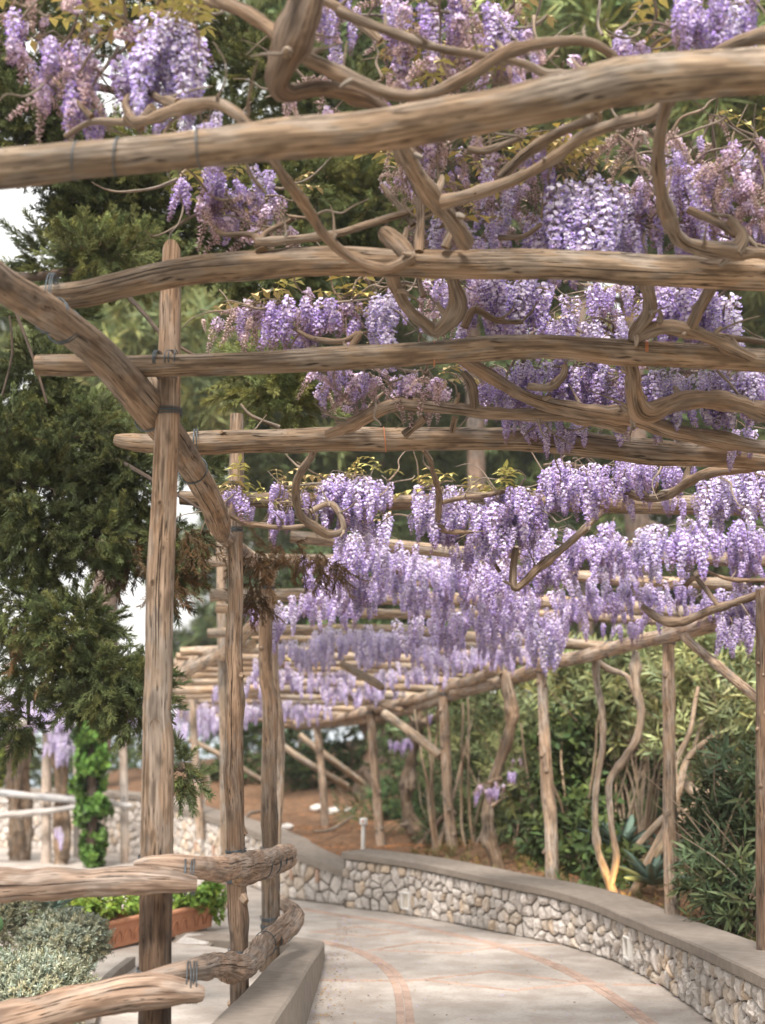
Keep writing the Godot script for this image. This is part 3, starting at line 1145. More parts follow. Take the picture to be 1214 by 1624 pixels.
func build_curb() -> void:
	var mb := MB.new()
	var line := curb_line
	var low := []
	for p in line:
		low.append(p)
	# inner face towards the ramp, chamfered top, outer face
	var prof := [[0.0, -1.0], [0.0, -0.012], [-0.012, 0.0], [-0.232, 0.0], [-0.244, -0.012], [-0.244, -1.0]]
	for k in prof.size() - 1:
		var base := mb.v.size()
		for i in line.size():
			var nn := flat_normal(line, i)
			for q in [prof[k], prof[k + 1]]:
				var p: Vector3 = line[i] + nn * q[0]
				p.y = (line[i] as Vector3).y + q[1] if q[1] > -0.5 else -SLOPE * -p.z - 0.05
				mb.vert(p)
		for i in line.size() - 1:
			var q := base + 2 * i
			mb.quad(q, q + 2, q + 3, q + 1)
	tag(put(mb, "kerb_wall", M.concrete), "smooth grey concrete kerb wall curving along the left edge of the ramp", "kerb wall")

# ---------------------------------------------------------------- the pergola
func log_px(root: Node3D, called: String, a: Array, mat: String, o := {}) -> Array:
	var mb := MB.new()
	var l := tube_px(mb, a, o)
	if o.has("nubs"):
		nubs(mb, l, o.nubs)
	put(mb, called, M[mat], root)
	return l

func tie(root: Node3D, px: float, py: float, d: float, axis: Vector3, rx: float, ry := -1.0, up := Vector3.ZERO, turns := 3, gap := 0.008, mat := "wire") -> void:
	var mb := MB.new()
	ring_tie(mb, P(px, py, d), axis, rx, ry, up, turns, gap)
	put(mb, "wire_tie", M[mat], root)

func build_pergola() -> void:
	var g := thing("pergola", "long rustic pergola of peeled poles lashed with wire, arching over the curving ramp", "pergola", Vector3(0.5, -0.3, -9))
	var dark := Color(0.42, 0.37, 0.34)
	# ---- left posts, nearest first
	# the first post is stained dark below the rail
	var mb := MB.new()
	tube_px(mb, [249, 1372, 5.18, 25.5, 250, 1270, 5.18, 25, 251, 1180, 5.18, 25.5, 249, 1130, 5.18, 22.5, 252, 1060, 5.18, 22, 254, 940, 5.18, 22.5, 261, 800, 5.18, 21, 267, 640, 5.18, 19, 270, 480, 5.18, 17.5, 273, 403, 5.18, 15.5], {"sides": 20, "step": 0.03, "knob": 0.08, "furrow": 0.04, "seed": 12.3, "col": Color(0.70, 0.66, 0.63), "col2": Color(0.76, 0.71, 0.67), "cracks": 16, "rough": 0.03, "slant": -1.3})
	put(mb, "post", M.post_wood, g)
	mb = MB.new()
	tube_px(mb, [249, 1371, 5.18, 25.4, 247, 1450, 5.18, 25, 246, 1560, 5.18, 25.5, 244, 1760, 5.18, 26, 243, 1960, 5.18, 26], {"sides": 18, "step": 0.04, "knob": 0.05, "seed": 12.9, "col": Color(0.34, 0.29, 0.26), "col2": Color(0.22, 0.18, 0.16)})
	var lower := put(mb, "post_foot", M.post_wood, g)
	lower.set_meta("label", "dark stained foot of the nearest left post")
	# knots on the first post
	for q in [[250, 1150, 0.017, 0.024], [246, 925, 0.008, 0.010], [252, 1200, 0.008, 0.011], [257, 800, 0.007, 0.009]]:
		var kb := MB.new()
		var kc := P(q[0], q[1], 5.18)
		kc.z += 0.0535 if q[1] > 1100 else 0.0515
		var kp := []
		var kr := []
		for k in 13:
			var a := TAU * k / 12.0
			kp.append(kc + Vector3(cos(a) * q[2], sin(a) * q[3], -0.5 * q[2] * q[2] * cos(a) * cos(a) / 0.06 - 0.001))
			kr.append(0.0042 if q[2] > 0.01 else 0.003)
		tube(kb, kp, kr, {"sides": 7, "step": 0.006, "knob": 0.3, "furrow": 0.0, "col": Color(0.7, 0.62, 0.55)})
		tube(kb, [kc + Vector3(0, 0, -0.02), kc + Vector3(0, 0, -0.001), kc + Vector3(0, 0, 0.002)], [q[2] * 0.7, q[2] * 0.7, q[2] * 0.4], {"sides": 9, "step": 0.01, "col": Color(0.42, 0.36, 0.32), "ends": Color(0.35, 0.3, 0.27)})
		put(kb, "knot", M.post_wood, g)
	# slanted cut on its top: a wedge of end grain
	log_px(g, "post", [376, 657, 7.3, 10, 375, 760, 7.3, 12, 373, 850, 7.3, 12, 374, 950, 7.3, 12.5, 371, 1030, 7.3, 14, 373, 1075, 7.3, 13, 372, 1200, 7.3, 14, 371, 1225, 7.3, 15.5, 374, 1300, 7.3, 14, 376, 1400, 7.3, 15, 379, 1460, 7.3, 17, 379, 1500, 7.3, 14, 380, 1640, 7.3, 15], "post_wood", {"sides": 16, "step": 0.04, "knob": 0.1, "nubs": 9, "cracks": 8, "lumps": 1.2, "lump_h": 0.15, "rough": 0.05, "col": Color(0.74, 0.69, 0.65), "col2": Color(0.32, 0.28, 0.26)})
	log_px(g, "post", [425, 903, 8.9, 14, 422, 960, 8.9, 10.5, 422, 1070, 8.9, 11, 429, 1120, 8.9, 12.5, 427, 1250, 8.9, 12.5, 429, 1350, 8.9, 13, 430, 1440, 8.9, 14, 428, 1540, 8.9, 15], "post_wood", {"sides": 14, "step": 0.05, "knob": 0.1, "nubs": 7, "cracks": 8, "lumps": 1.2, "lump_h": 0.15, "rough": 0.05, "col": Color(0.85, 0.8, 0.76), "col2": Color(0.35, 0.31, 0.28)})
	log_px(g, "post", [432, 960, 10.1, 9, 434, 1080, 10.1, 8.5, 442, 1160, 10.1, 10, 441, 1260, 10.1, 9.5, 436, 1330, 10.1, 9.5, 432, 1480, 10.1, 10], "post_wood", {"sides": 12, "knob": 0.09})
	log_px(g, "post", [352, 856, 12.6, 8, 352, 990, 12.6, 7.5, 356, 1150, 12.6, 8, 358, 1290, 12.6, 8.5, 360, 1440, 12.6, 9], "post_wood", {"sides": 12, "knob": 0.08})
	log_px(g, "post", [304, 1070, 17, 6, 309, 1180, 17, 6, 316, 1275, 17, 7, 318, 1330, 17, 7], "post_wood", {"sides": 10})
	# ---- right posts
	for a in [
		[1207, 935, 7.5, 9, 1208, 1100, 7.5, 9, 1208, 1300, 7.5, 9, 1211, 1540, 7.5, 10],
		[1061, 992, 9.5, 9.5, 1061, 1150, 9.5, 10, 1063, 1300, 9.5, 11, 1068, 1500, 9.5, 11],
		[859, 1048, 11.7, 8, 863, 1150, 11.7, 8.5, 868, 1240, 11.7, 10, 874, 1310, 11.7, 11, 876, 1425, 11.7, 11],
		[703, 1086, 14, 7.5, 707, 1180, 14, 8, 711, 1270, 14, 8.5, 722, 1385, 14, 9],
		[588, 1118, 16.3, 6.5, 593, 1200, 16.3, 6.5, 600, 1290, 16.3, 7, 606, 1365, 16.3, 7],
		[501, 1132, 18.6, 6, 508, 1200, 18.6, 6, 514, 1270, 18.6, 6, 517, 1355, 18.6, 6.5]]:
		log_px(g, "post", a, "post_wood", {"sides": 12, "knob": 0.12, "nubs": 11, "cracks": 6, "lumps": 1.0, "lump_h": 0.12, "rough": 0.05, "col": Color(1.05, 1.0, 0.96) if a[2] > 8.0 else Color(0.5, 0.45, 0.42)})
	# ---- long beams
	log_px(g, "beam", [-90, 370, 3.85, 28, 0, 448, 4.22, 29, 70, 492, 4.52, 29, 150, 552, 4.82, 28, 200, 606, 5.02, 29, 238, 650, 5.2, 30, 270, 690, 5.42, 25, 305, 742, 5.75, 22, 335, 795, 6.1, 20, 347, 828, 6.4, 19, 352, 850, 6.7, 12], "post_wood", {"sides": 18, "step": 0.04, "knob": 0.07, "seed": 3.1, "cracks": 14, "col": Color(0.56, 0.52, 0.48), "col2": Color(0.72, 0.67, 0.62)})
	log_px(g, "beam", [345, 840, 6.9, 13, 380, 872, 7.8, 13, 420, 905, 9.0, 12, 424, 935, 10.0, 11], "post_wood", {"sides": 12})
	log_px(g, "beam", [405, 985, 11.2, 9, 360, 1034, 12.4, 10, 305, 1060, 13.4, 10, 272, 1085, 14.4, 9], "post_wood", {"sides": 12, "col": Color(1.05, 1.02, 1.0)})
	log_px(g, "beam", [400, 1022, 12.0, 8, 340, 1035, 13.2, 9, 285, 1062, 14.3, 9], "post_wood", {"sides": 12})
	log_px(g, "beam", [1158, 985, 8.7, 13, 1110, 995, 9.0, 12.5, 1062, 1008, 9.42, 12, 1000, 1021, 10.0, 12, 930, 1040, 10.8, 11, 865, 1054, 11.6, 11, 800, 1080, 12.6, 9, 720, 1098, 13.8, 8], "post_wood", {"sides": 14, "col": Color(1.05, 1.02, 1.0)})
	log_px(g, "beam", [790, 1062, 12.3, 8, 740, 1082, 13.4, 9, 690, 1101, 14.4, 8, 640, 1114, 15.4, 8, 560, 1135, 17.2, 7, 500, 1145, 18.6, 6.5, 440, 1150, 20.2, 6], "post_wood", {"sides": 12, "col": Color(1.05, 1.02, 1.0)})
	log_px(g, "beam", [860, 1067, 11.9, 7.5, 780, 1087, 13.0, 8, 715, 1105, 14.0, 8, 640, 1128, 15.6, 7, 570, 1143, 17.2, 6, 470, 1153, 19.4, 6], "post_wood", {"sides": 12})
	# ---- rafters, nearest first
	var rc := Color.WHITE
	var tied := []
	for a in [
		[-120, 272, 3.55, 31, 0, 268, 3.55, 32, 130, 254, 3.58, 30, 300, 238, 3.6, 31, 450, 220, 3.6, 34, 607, 206, 3.6, 35, 760, 178, 3.6, 36, 900, 148, 3.6, 37, 1010, 126, 3.6, 39, 1214, 112, 3.62, 38, 1400, 98, 3.65, 36],
		[52, 472, 4.85, 16, 85, 470, 4.8, 20, 140, 466, 4.78, 22, 260, 438, 4.76, 24, 380, 424, 4.75, 24, 500, 414, 4.75, 24, 607, 416, 4.75, 24, 800, 420, 4.75, 25, 1000, 424, 4.75, 26, 1214, 434, 4.75, 26, 1420, 442, 4.75, 26],
		[58, 581, 5.08, 17, 160, 580, 5.08, 18, 300, 578, 5.06, 18.5, 440, 574, 5.07, 19, 607, 566, 5.12, 20, 740, 556, 5.15, 20, 880, 552, 5.15, 20, 1040, 561, 5.15, 20, 1214, 572, 5.15, 19, 1420, 580, 5.15, 19],
		[184, 697, 6.1, 9, 215, 700, 6.08, 15, 300, 703, 6.05, 18, 450, 700, 6.05, 19.5, 607, 696, 6.05, 19, 760, 696, 6.05, 19, 900, 705, 6.05, 19.5, 1060, 717, 6.05, 20, 1214, 727, 6.05, 19, 1450, 738, 6.05, 19],
		[286, 791, 7.55, 11, 350, 792, 7.55, 12.5, 480, 794, 7.55, 12.5, 607, 797, 7.55, 12.5, 780, 796, 7.55, 14, 950, 797, 7.55, 14.5, 1100, 802, 7.55, 15, 1214, 806, 7.55, 15, 1420, 812, 7.5, 15],
		[460, 850, 8.9, 10, 607, 864, 8.9, 11, 700, 872, 8.9, 10, 760, 876, 8.9, 10, 900, 876, 8.85, 11, 1050, 884, 8.8, 11, 1214, 889, 8.8, 11, 1330, 892, 8.8, 11],
		[320, 890, 9.8, 8.5, 420, 888, 9.8, 9, 600, 890, 9.8, 9, 700, 896, 9.8, 8.5, 900, 912, 9.75, 9, 1010, 922, 9.7, 10, 1180, 926, 9.7, 10],
		[334, 945, 10.7, 9.5, 470, 943, 10.7, 10.5, 607, 946, 10.7, 11.5, 720, 950, 10.7, 11, 860, 955, 10.6, 11, 1000, 964, 10.5, 11, 1130, 976, 10.4, 11],
		[343, 965, 11.4, 7.5, 500, 968, 11.4, 8, 640, 974, 11.4, 8, 760, 974, 11.4, 8, 900, 976, 11.3, 8, 1060, 985, 11.2, 8],
		[330, 1004, 12.3, 7, 430, 1001, 12.3, 8, 530, 999, 12.3, 9, 640, 1000, 12.3, 8.5, 760, 1010, 12.3, 8.5, 900, 1020, 12.2, 9, 990, 1028, 12.1, 8],
		[286, 1033, 13.4, 7, 390, 1030, 13.4, 7.5, 500, 1030, 13.4, 7.5, 607, 1024, 13.4, 8, 740, 1036, 13.3, 8, 880, 1054, 13.2, 8],
		[276, 1052, 14.3, 7, 400, 1051, 14.3, 7, 520, 1049, 14.3, 7.5, 640, 1056, 14.3, 8, 800, 1062, 14.2, 8],
		[276, 1071, 15.2, 6.5, 380, 1068, 15.2, 7, 520, 1068, 15.2, 7, 660, 1078, 15.1, 7, 760, 1082, 15, 7],
		[270, 1096, 16.2, 7, 380, 1092, 16.2, 7.5, 470, 1090, 16.2, 7, 560, 1098, 16.1, 7.5, 690, 1108, 16, 7],
		[272, 1112, 17.2, 6, 360, 1111, 17.2, 6, 480, 1112, 17.2, 6.5, 620, 1112, 17.1, 6.5],
		[280, 1127, 18.2, 5.5, 380, 1127, 18.2, 5.5, 470, 1130, 18.2, 6, 560, 1134, 18.1, 6],
		[400, 1012, 12.9, 6.5, 520, 1013, 12.9, 7, 640, 1014, 12.9, 7, 860, 1034, 12.7, 7],
		[280, 1042, 13.9, 6, 420, 1043, 13.9, 6.5, 600, 1042, 13.9, 7, 820, 1062, 13.7, 7],
		[276, 1061, 14.8, 6, 430, 1060, 14.8, 6.5, 580, 1060, 14.8, 6.5, 790, 1074, 14.7, 6.5],
		[272, 1083, 15.7, 6, 400, 1080, 15.7, 6, 560, 1085, 15.7, 6.5, 700, 1094, 15.5, 6.5],
		[270, 1104, 16.7, 5.5, 400, 1102, 16.7, 6, 540, 1106, 16.7, 6, 650, 1112, 16.5, 6],
		[276, 1120, 17.7, 5, 420, 1120, 17.7, 5.5, 600, 1126, 17.6, 5.5],
		[284, 1135, 18.8, 5, 420, 1134, 18.8, 5, 540, 1140, 18.7, 5],
		[290, 1142, 19.4, 5, 380, 1139, 19.4, 5, 520, 1146, 19.3, 5.5]]:
		var near: bool = a[2] < 8.0
		log_px(g, "rafter", a, "rafter_wood", {"sides": 18 if near else 12, "step": 0.05 if near else 0.08, "knob": 0.10, "furrow": 0.05, "kf": 1.5, "lumps": 0.6, "lump_h": 0.09, "cracks": 16 if near else 6, "rough": 0.04, "wob": 0.01, "col": Color(0.55, 0.51, 0.475) * rr(0.95, 1.05) if near else Color(1.05, 1.02, 1.0) * rr(0.92, 1.05), "col2": Color(0.84, 0.80, 0.76) if near else Color(1.0, 0.98, 0.96)})  # near rafters darker at their left: shade put into the wood colour
	# ---- braces
	log_px(g, "brace", [1085, 1010, 8.9, 7.5, 1140, 1057, 8.4, 8, 1207, 1112, 7.7, 8.5], "rafter_wood", {"sides": 12, "col": Color(1.05, 1, 0.97)})
	log_px(g, "brace", [540, 1052, 11.9, 6, 590, 1080, 12.0, 7, 605, 1090, 12.2, 6], "rafter_wood", {"sides": 10})
	log_px(g, "brace", [610, 1132, 15.0, 7, 650, 1160, 14.6, 7, 700, 1200, 14.1, 7], "rafter_wood", {"sides": 10})
	log_px(g, "brace", [232, 575, 5.27, 9, 248, 610, 5.25, 9, 256, 640, 5.26, 8], "post_wood", {"sides": 10})
	# ---- wire lashings
	var bx := (P(200, 606, 5.02) - P(70, 492, 4.52)).normalized()
	var X := Vector3.RIGHT
	for q in [[82, 500, 4.58, 0.068], [103, 518, 4.66, 0.067]]:
		tie(g, q[0], q[1], q[2], bx, q[3], -1.0, Vector3.ZERO, 3)
	tie(g, 84, 478, 4.72, X, 0.07, 0.105, Vector3.UP, 3)
	for q in [[253, 579, 5.1, 0.05], [277, 578, 5.1, 0.05]]:
		tie(g, q[0], q[1], 5.13, X, 0.115, 0.052, Vector3.UP, 3)
	tie(g, 267, 653, 5.18, Vector3.UP, 0.054, -1.0, Vector3.ZERO, 4, 0.007)
	tie(g, 240, 656, 5.22, bx, 0.078, -1.0, Vector3.ZERO, 2)
	tie(g, 311, 700, 6.0, X, 0.06, 0.056, Vector3.UP, 3)
	tie(g, 306, 745, 5.77, (P(335, 795, 6.1) - P(270, 690, 5.42)), 0.066, -1.0, Vector3.ZERO, 2)
	for q in [[373, 840, 7.3, 0.045], [376, 768, 7.3, 0.046], [424, 932, 8.9, 0.05], [1061, 1003, 9.5, 0.05], [1061, 1018, 9.5, 0.05], [859, 1065, 11.7, 0.05], [704, 1100, 14, 0.055], [502, 1146, 18.6, 0.06], [589, 1130, 16.3, 0.06]]:
		tie(g, q[0], q[1], q[2], Vector3.UP, q[3], -1.0, Vector3.ZERO, 4, 0.007)
	for q in [[-6, 266, 0.056], [122, 255, 0.054], [187, 248, 0.053], [315, 238, 0.055]]:
		tie(g, q[0], q[1], 3.58, X, q[2], -1.0, Vector3.ZERO, 1)
	for q in [[968, 1030, 10.4, 0.075], [786, 1082, 12.9, 0.08], [1155, 988, 8.72, 0.06]]:
		tie(g, q[0], q[1], q[2], Vector3(0.6, 0, 0.7), q[3], -1.0, Vector3.ZERO, 3)
	tie(g, 610, 697, 6.05, X, 0.058, -1.0, Vector3.ZERO, 1, 0.01, "copper_wire")
	tie(g, 1024, 545, 5.15, X, 0.06, 0.075, Vector3.UP, 2, 0.006, "copper_wire")
	tie(g, 688, 560, 5.15, X, 0.052, -1.0, Vector3.ZERO, 1, 0.01, "copper_wire")
	tie(g, 965, 797, 7.55, X, 0.056, -1.0, Vector3.ZERO, 1, 0.01, "copper_wire")

func build_railing() -> void:
	var g := thing("railing", "crooked split-log railing wired to the left posts above the kerb wall", "railing", P(260, 1400, 5.1))
	var o := {"sides": 18, "step": 0.03, "knob": 0.22, "furrow": 0.06, "kf": 2.4, "lumps": 2.0, "lump_h": 0.2, "rough": 0.05, "cracks": 18, "col": Color(0.86, 0.80, 0.75), "wob": 0.012}
	log_px(g, "rail", [-120, 1412, 4.95, 24, 0, 1405, 4.98, 24, 110, 1399, 5.0, 22, 200, 1396, 5.0, 21, 260, 1398, 5.0, 20, 312, 1402, 5.02, 12], "grey_wood", o)
	log_px(g, "rail", [212, 1373, 5.08, 6, 240, 1372, 5.08, 14, 300, 1376, 5.12, 17, 350, 1378, 5.6, 19, 395, 1369, 6.5, 16, 430, 1358, 7.6, 13, 457, 1351, 8.6, 11], "grey_wood", o)
	log_px(g, "rail", [375, 1394, 6.6, 8, 400, 1388, 7.1, 13, 432, 1376, 7.9, 13, 461, 1366, 8.7, 11], "grey_wood", o)
	log_px(g, "rail", [-100, 1652, 4.75, 34, 0, 1626, 4.85, 32, 100, 1598, 4.95, 29, 200, 1576, 5.0, 27, 270, 1573, 5.05, 24, 322, 1577, 5.1, 12], "grey_wood", o)
	log_px(g, "rail", [216, 1552, 5.08, 6, 260, 1544, 5.09, 13, 310, 1535, 5.2, 17, 340, 1528, 5.6, 18, 385, 1535, 6.5, 17, 405, 1518, 7.0, 15, 420, 1496, 7.6, 14, 445, 1472, 8.2, 13, 466, 1452, 8.8, 11], "grey_wood", o)
	log_px(g, "rail", [440, 1490, 7.9, 9, 462, 1470, 8.4, 13, 470, 1450, 8.8, 12, 455, 1436, 9.4, 10, 440, 1430, 10.0, 9], "grey_wood", o)
	var X := Vector3.RIGHT
	for q in [[294, 1390, 5.08, 0.075, 0.068], [307, 1390, 5.1, 0.075, 0.066], [300, 1558, 5.12, 0.075, 0.075], [310, 1558, 5.14, 0.075, 0.075]]:
		tie(g, q[0], q[1], q[2], Vector3(1, 0, -0.1), q[3], q[4], Vector3.UP, 2, 0.006)
	for q in [[248, 1360, 5.18, 0.067], [246, 1540, 5.18, 0.067], [375, 1350, 7.3, 0.056], [379, 1508, 7.3, 0.058], [380, 1525, 7.3, 0.056], [428, 1346, 8.9, 0.062], [429, 1455, 8.9, 0.065], [429, 1468, 8.9, 0.065], [375, 1395, 7.3, 0.056]]:
		tie(g, q[0], q[1], q[2], Vector3(rr(-0.15, 0.15), 1, rr(-0.1, 0.1)), q[3], -1.0, Vector3.ZERO, 4, 0.006)
	for q in [[414, 1372, 7.3, 0.075], [430, 1368, 7.8, 0.07], [450, 1360, 8.5, 0.07], [440, 1362, 8.2, 0.07], [421, 1497, 7.6, 0.07], [450, 1475, 8.4, 0.075], [432, 1488, 7.9, 0.065]]:
		tie(g, q[0], q[1], q[2], Vector3(0.3, 0.1, -1), q[3] * 0.9, q[3], Vector3.UP, 2, 0.006)

func build_far_pergola() -> void:
	var g := thing("pergola", "distant pergola beyond the paved terrace at the left, with posts coloured pale for haze and sun", "pergola", P(80, 1380, 19))
	for a in [[75, 1150, 18.5, 7, 74, 1280, 18.5, 8, 73, 1395, 18.5, 8], [194, 1142, 18.5, 6, 197, 1260, 18.5, 6.5, 198, 1395, 18.5, 7], [163, 1140, 20, 4, 164, 1300, 20, 4.5, 165, 1390, 20, 4.5], [122, 1120, 19.5, 5, 122, 1250, 19.5, 5, 122, 1390, 19.5, 6]]:
		log_px(g, "post", a, "bleached_hazed_wood", {"sides": 10, "col": Color(0.9, 0.78, 0.68)})  # posts lightened: distant haze and sunlight put into the wood colour
	for a in [[-120, 1150, 18.6, 6, 40, 1140, 18.5, 6, 200, 1128, 18.4, 6], [-60, 1160, 17.6, 6, 120, 1133, 18.5, 6, 175, 1122, 19.5, 6], [-30, 1128, 20, 6, 240, 1136, 20, 6], [120, 1140, 17.5, 5, 160, 1130, 18.5, 6, 260, 1108, 20.5, 5]]:
		log_px(g, "beam", a, "bleached_hazed_wood", {"sides": 10, "col": Color(0.9, 0.8, 0.7)})
	var r := thing("railing", "pale bleached rail fence along the far edge of the terrace", "railing", P(100, 1270, 18.3))
	for a in [[-150, 1243, 18.4, 5, 0, 1257, 18.3, 5.5, 100, 1267, 18.3, 6, 210, 1278, 18.3, 3.5], [-100, 1272, 18.3, 5.5, 14, 1272, 18.3, 4.5], [-60, 1298, 18.3, 5, 40, 1290, 18.2, 5.5, 130, 1279, 18.2, 4.5]]:
		log_px(r, "rail", a, "bleached_hazed_wood", {"sides": 10, "knob": 0.25, "col": Color(0.72, 0.71, 0.71)})
	for p in [[73, 1268], [197, 1275]]:
		tie(r, p[0], p[1], 18.4, Vector3.RIGHT, 0.075, 0.1, Vector3.UP, 3)

# ---------------------------------------------------------------- wisteria
var rac := {}          # kind -> list of raceme meshes
var sprays := []
const SHADE := {"sides": 16, "step": 0.02, "knob": 0.26, "furrow": 0.07, "kf": 2.6, "wob": 0.025, "lumps": 3.5, "lump_h": 0.35, "rough": 0.12, "cracks": 10, "col": Color(0.5, 0.44, 0.4)}  # shade on the top centre stem put into a darker bark colour
const KNOT := {"sides": 14, "step": 0.02, "knob": 0.26, "furrow": 0.07, "kf": 2.6, "wob": 0.025, "lumps": 5.0, "lump_h": 0.3, "rough": 0.13, "cracks": 5, "col": Color(0.74, 0.69, 0.64)}

func make_racemes() -> void:
	var pale := Color(0.80, 0.72, 0.91)
	var deep := Color(0.43, 0.30, 0.72)
	var bud := Color(0.44, 0.30, 0.48)
	var open := []
	for k in 5:
		open.append(raceme_mesh(rr(0.2, 0.26), rr(0.038, 0.048), 92, pale, deep, bud, 0.0, rr(0.75, 1.0)))
	rac["open"] = open
	var lilac := []
	for k in 4:
		lilac.append(raceme_mesh(rr(0.2, 0.27), rr(0.040, 0.05), 96, Color(0.82, 0.77, 0.93), Color(0.52, 0.41, 0.80), Color(0.45, 0.33, 0.55), 0.0, 1.0))
	rac["lilac"] = lilac
	var violet := []
	for k in 4:
		violet.append(raceme_mesh(rr(0.17, 0.23), rr(0.034, 0.044), 84, Color(0.70, 0.60, 0.86), Color(0.37, 0.24, 0.64), Color(0.38, 0.24, 0.40), 0.15, rr(0.55, 0.8)))
	rac["violet"] = violet
	var mauve := []
	for k in 4:
		mauve.append(raceme_mesh(rr(0.15, 0.21), rr(0.028, 0.036), 84, Color(0.76, 0.63, 0.80), Color(0.50, 0.34, 0.60), Color(0.66, 0.47, 0.48), rr(0.4, 0.9), rr(0.25, 0.5)))
	rac["mauve"] = mauve
	var young := []
	for k in 4:
		young.append(raceme_mesh(rr(0.13, 0.19), rr(0.016, 0.021), 95, Color(0.68, 0.54, 0.66), Color(0.55, 0.40, 0.48), Color(0.72, 0.54, 0.49), rr(0.5, 1.0), -0.05))
	rac["young"] = young
	for k in 3:
		sprays.append(leaf_spray_mesh(0.21, 3, Color(0.55, 0.46, 0.15)))
	for k in 2:
		sprays.append(leaf_spray_mesh(0.2, 3, Color(0.47, 0.44, 0.14)))
	for k in 2:
		sprays.append(leaf_spray_mesh(0.16, 3, Color(0.50, 0.39, 0.18)))

# clusters: [px, py, d, half width px, half height px, half depth m, count, mix, leaf sprays, size]
# mix names which kinds of raceme: o open, l lilac, v violet, m mauve, y young
func flowers(root: Node3D, list: Array, stuff := false) -> void:
	var kinds := {"o": "open", "l": "lilac", "v": "violet", "m": "mauve", "y": "young"}
	var twigs := MB.new()
	var bins := {}
	for q in list:
		var c := P(q[0], q[1], q[2])
		var s: float = q[2] / F
		var mix: String = q[7]
		for i in int(q[6] * (1.5 if q[2] < 6.2 else (1.15 if q[2] < 11 else (1.9 if q[2] < 15.8 else 1.2)))):
			var a := rr(0, TAU)
			var r := sqrt(rng.randf())
			if rng.randf() < 0.3:
				r *= rr(1.0, 1.9)
			var p := c + Vector3(cos(a) * r * q[3] * s, sin(a) * r * q[4] * s, rr(-1, 1) * q[5])
			var kind: String = kinds[mix[rng.randi() % mix.length()]]
			var list2: Array = rac[kind]
			var j := rng.randi() % list2.size()
			var sz: float = q[9] * (rr(0.6, 1.3) if q[2] < 11 else rr(0.55, 1.0))
			var b := Basis(Vector3.UP, rr(0, TAU))
			if kind == "mauve" or kind == "young":
				b = Basis(rdir(), rr(0.0, 1.1)) * b
			else:
				b = Basis(Vector3(rr(-1, 1), 0, rr(-1, 1)).normalized(), rr(0.0, 0.38)) * b
			var t := Transform3D(b * Basis.from_scale(Vector3.ONE * sz), p)
			if stuff:
				var key := kind + str(j)
				if not bins.has(key):
					bins[key] = [list2[j], [], []]
				bins[key][1].append(t)
				bins[key][2].append(Color.WHITE * rr(0.88, 1.1))
			else:
				inst(list2[j], "flower_raceme", M.petal, t, root)
			if i % 2 == 0:
				var e := p.lerp(c, 0.7) + Vector3(rr(-0.02, 0.02), rr(0.01, 0.06), rr(-0.02, 0.02))
				var m := (p + e) / 2.0 + Vector3(rr(-0.02, 0.02), rr(0.0, 0.04), rr(-0.02, 0.02))
				tube(twigs, [p, m, e], [0.0016, 0.0026, 0.004], {"sides": 5, "step": 0.05, "knob": 0.2})
		if q[2] < 7.6:
			for i in 3:      # wandering young shoots
				var pts := []
				var rs := []
				var at := c + Vector3(rr(-1, 1) * q[3] * s, rr(-0.3, 0.8) * q[4] * s, rr(-1, 1) * q[5])
				var dir := (rdir() * Vector3(1.0, 0.5, 0.7)).normalized()
				for k in 6:
					pts.append(at)
					rs.append(0.0068 - 0.001 * k)
					dir = (dir + rdir() * 0.55).normalized()
					at += dir * rr(0.04, 0.09)
				tube(twigs, pts, rs, {"sides": 6, "step": 0.025, "knob": 0.3, "rough": 0.1, "lumps": 6.0, "lump_h": 0.5})
		for i in int(round(q[8] * (0.55 if q[2] < 6 else 0.4))):
			var a := rr(0, TAU)
			var p := c + Vector3(cos(a) * q[3] * s * (0.8 if q[2] < 6 else 0.4), rr(0.2, 1.2) * q[4] * s, rr(-1, 1) * q[5])
			var t := Transform3D(Basis(Vector3.UP, rr(0, TAU)) * Basis.from_scale(Vector3.ONE * rr(0.8, 1.2)), p)
			inst(sprays[rng.randi() % sprays.size()], "leaf_spray", M.leaf, t, root)
	for key in bins:
		scatter(bins[key][0], "flower_racemes", M.petal, bins[key][1], bins[key][2], root)
	if twigs.v.size():
		put(twigs, "twig", M.vine_bark, root, "stuff")

func stems(root: Node3D, list: Array, o := KNOT) -> void:
	for a in list:
		var mb := MB.new()
		var b: Array = a.duplicate()
		for i in range(3, b.size(), 4):
			b[i] = b[i] * 0.82
		var l := tube_px(mb, b, o)
		# spurs and old knuckles along the stem
		var pts: Array = l[0]
		for i in range(2 if o.has("spurs") else 1, pts.size()):
			var p: Vector3 = pts[i]
			var r: float = l[1][i]
			if rng.randf() < float(o.get("spurs", 0.75)) and r > 0.006:
				var d := (rdir() + Vector3.UP * 0.4).normalized()
				var q := p + d * r * rr(1.6, 3.2)
				tube(mb, [p, (p + q) / 2 + rdir() * r * 0.3, q], [r * 0.62, r * 0.42, r * 0.22], {"sides": 8, "step": 0.03, "knob": 0.3})
				if rng.randf() < 0.6:
					var q2 := q + (d + rdir() * 0.9).normalized() * rr(0.06, 0.16)
					tube(mb, [p.lerp(q, 0.6), q2.lerp(q, 0.5) + rdir() * 0.01, q2], [0.006, 0.004, 0.002], {"sides": 6, "step": 0.03, "knob": 0.3})
		put(mb, "stem", M.vine_bark, root)

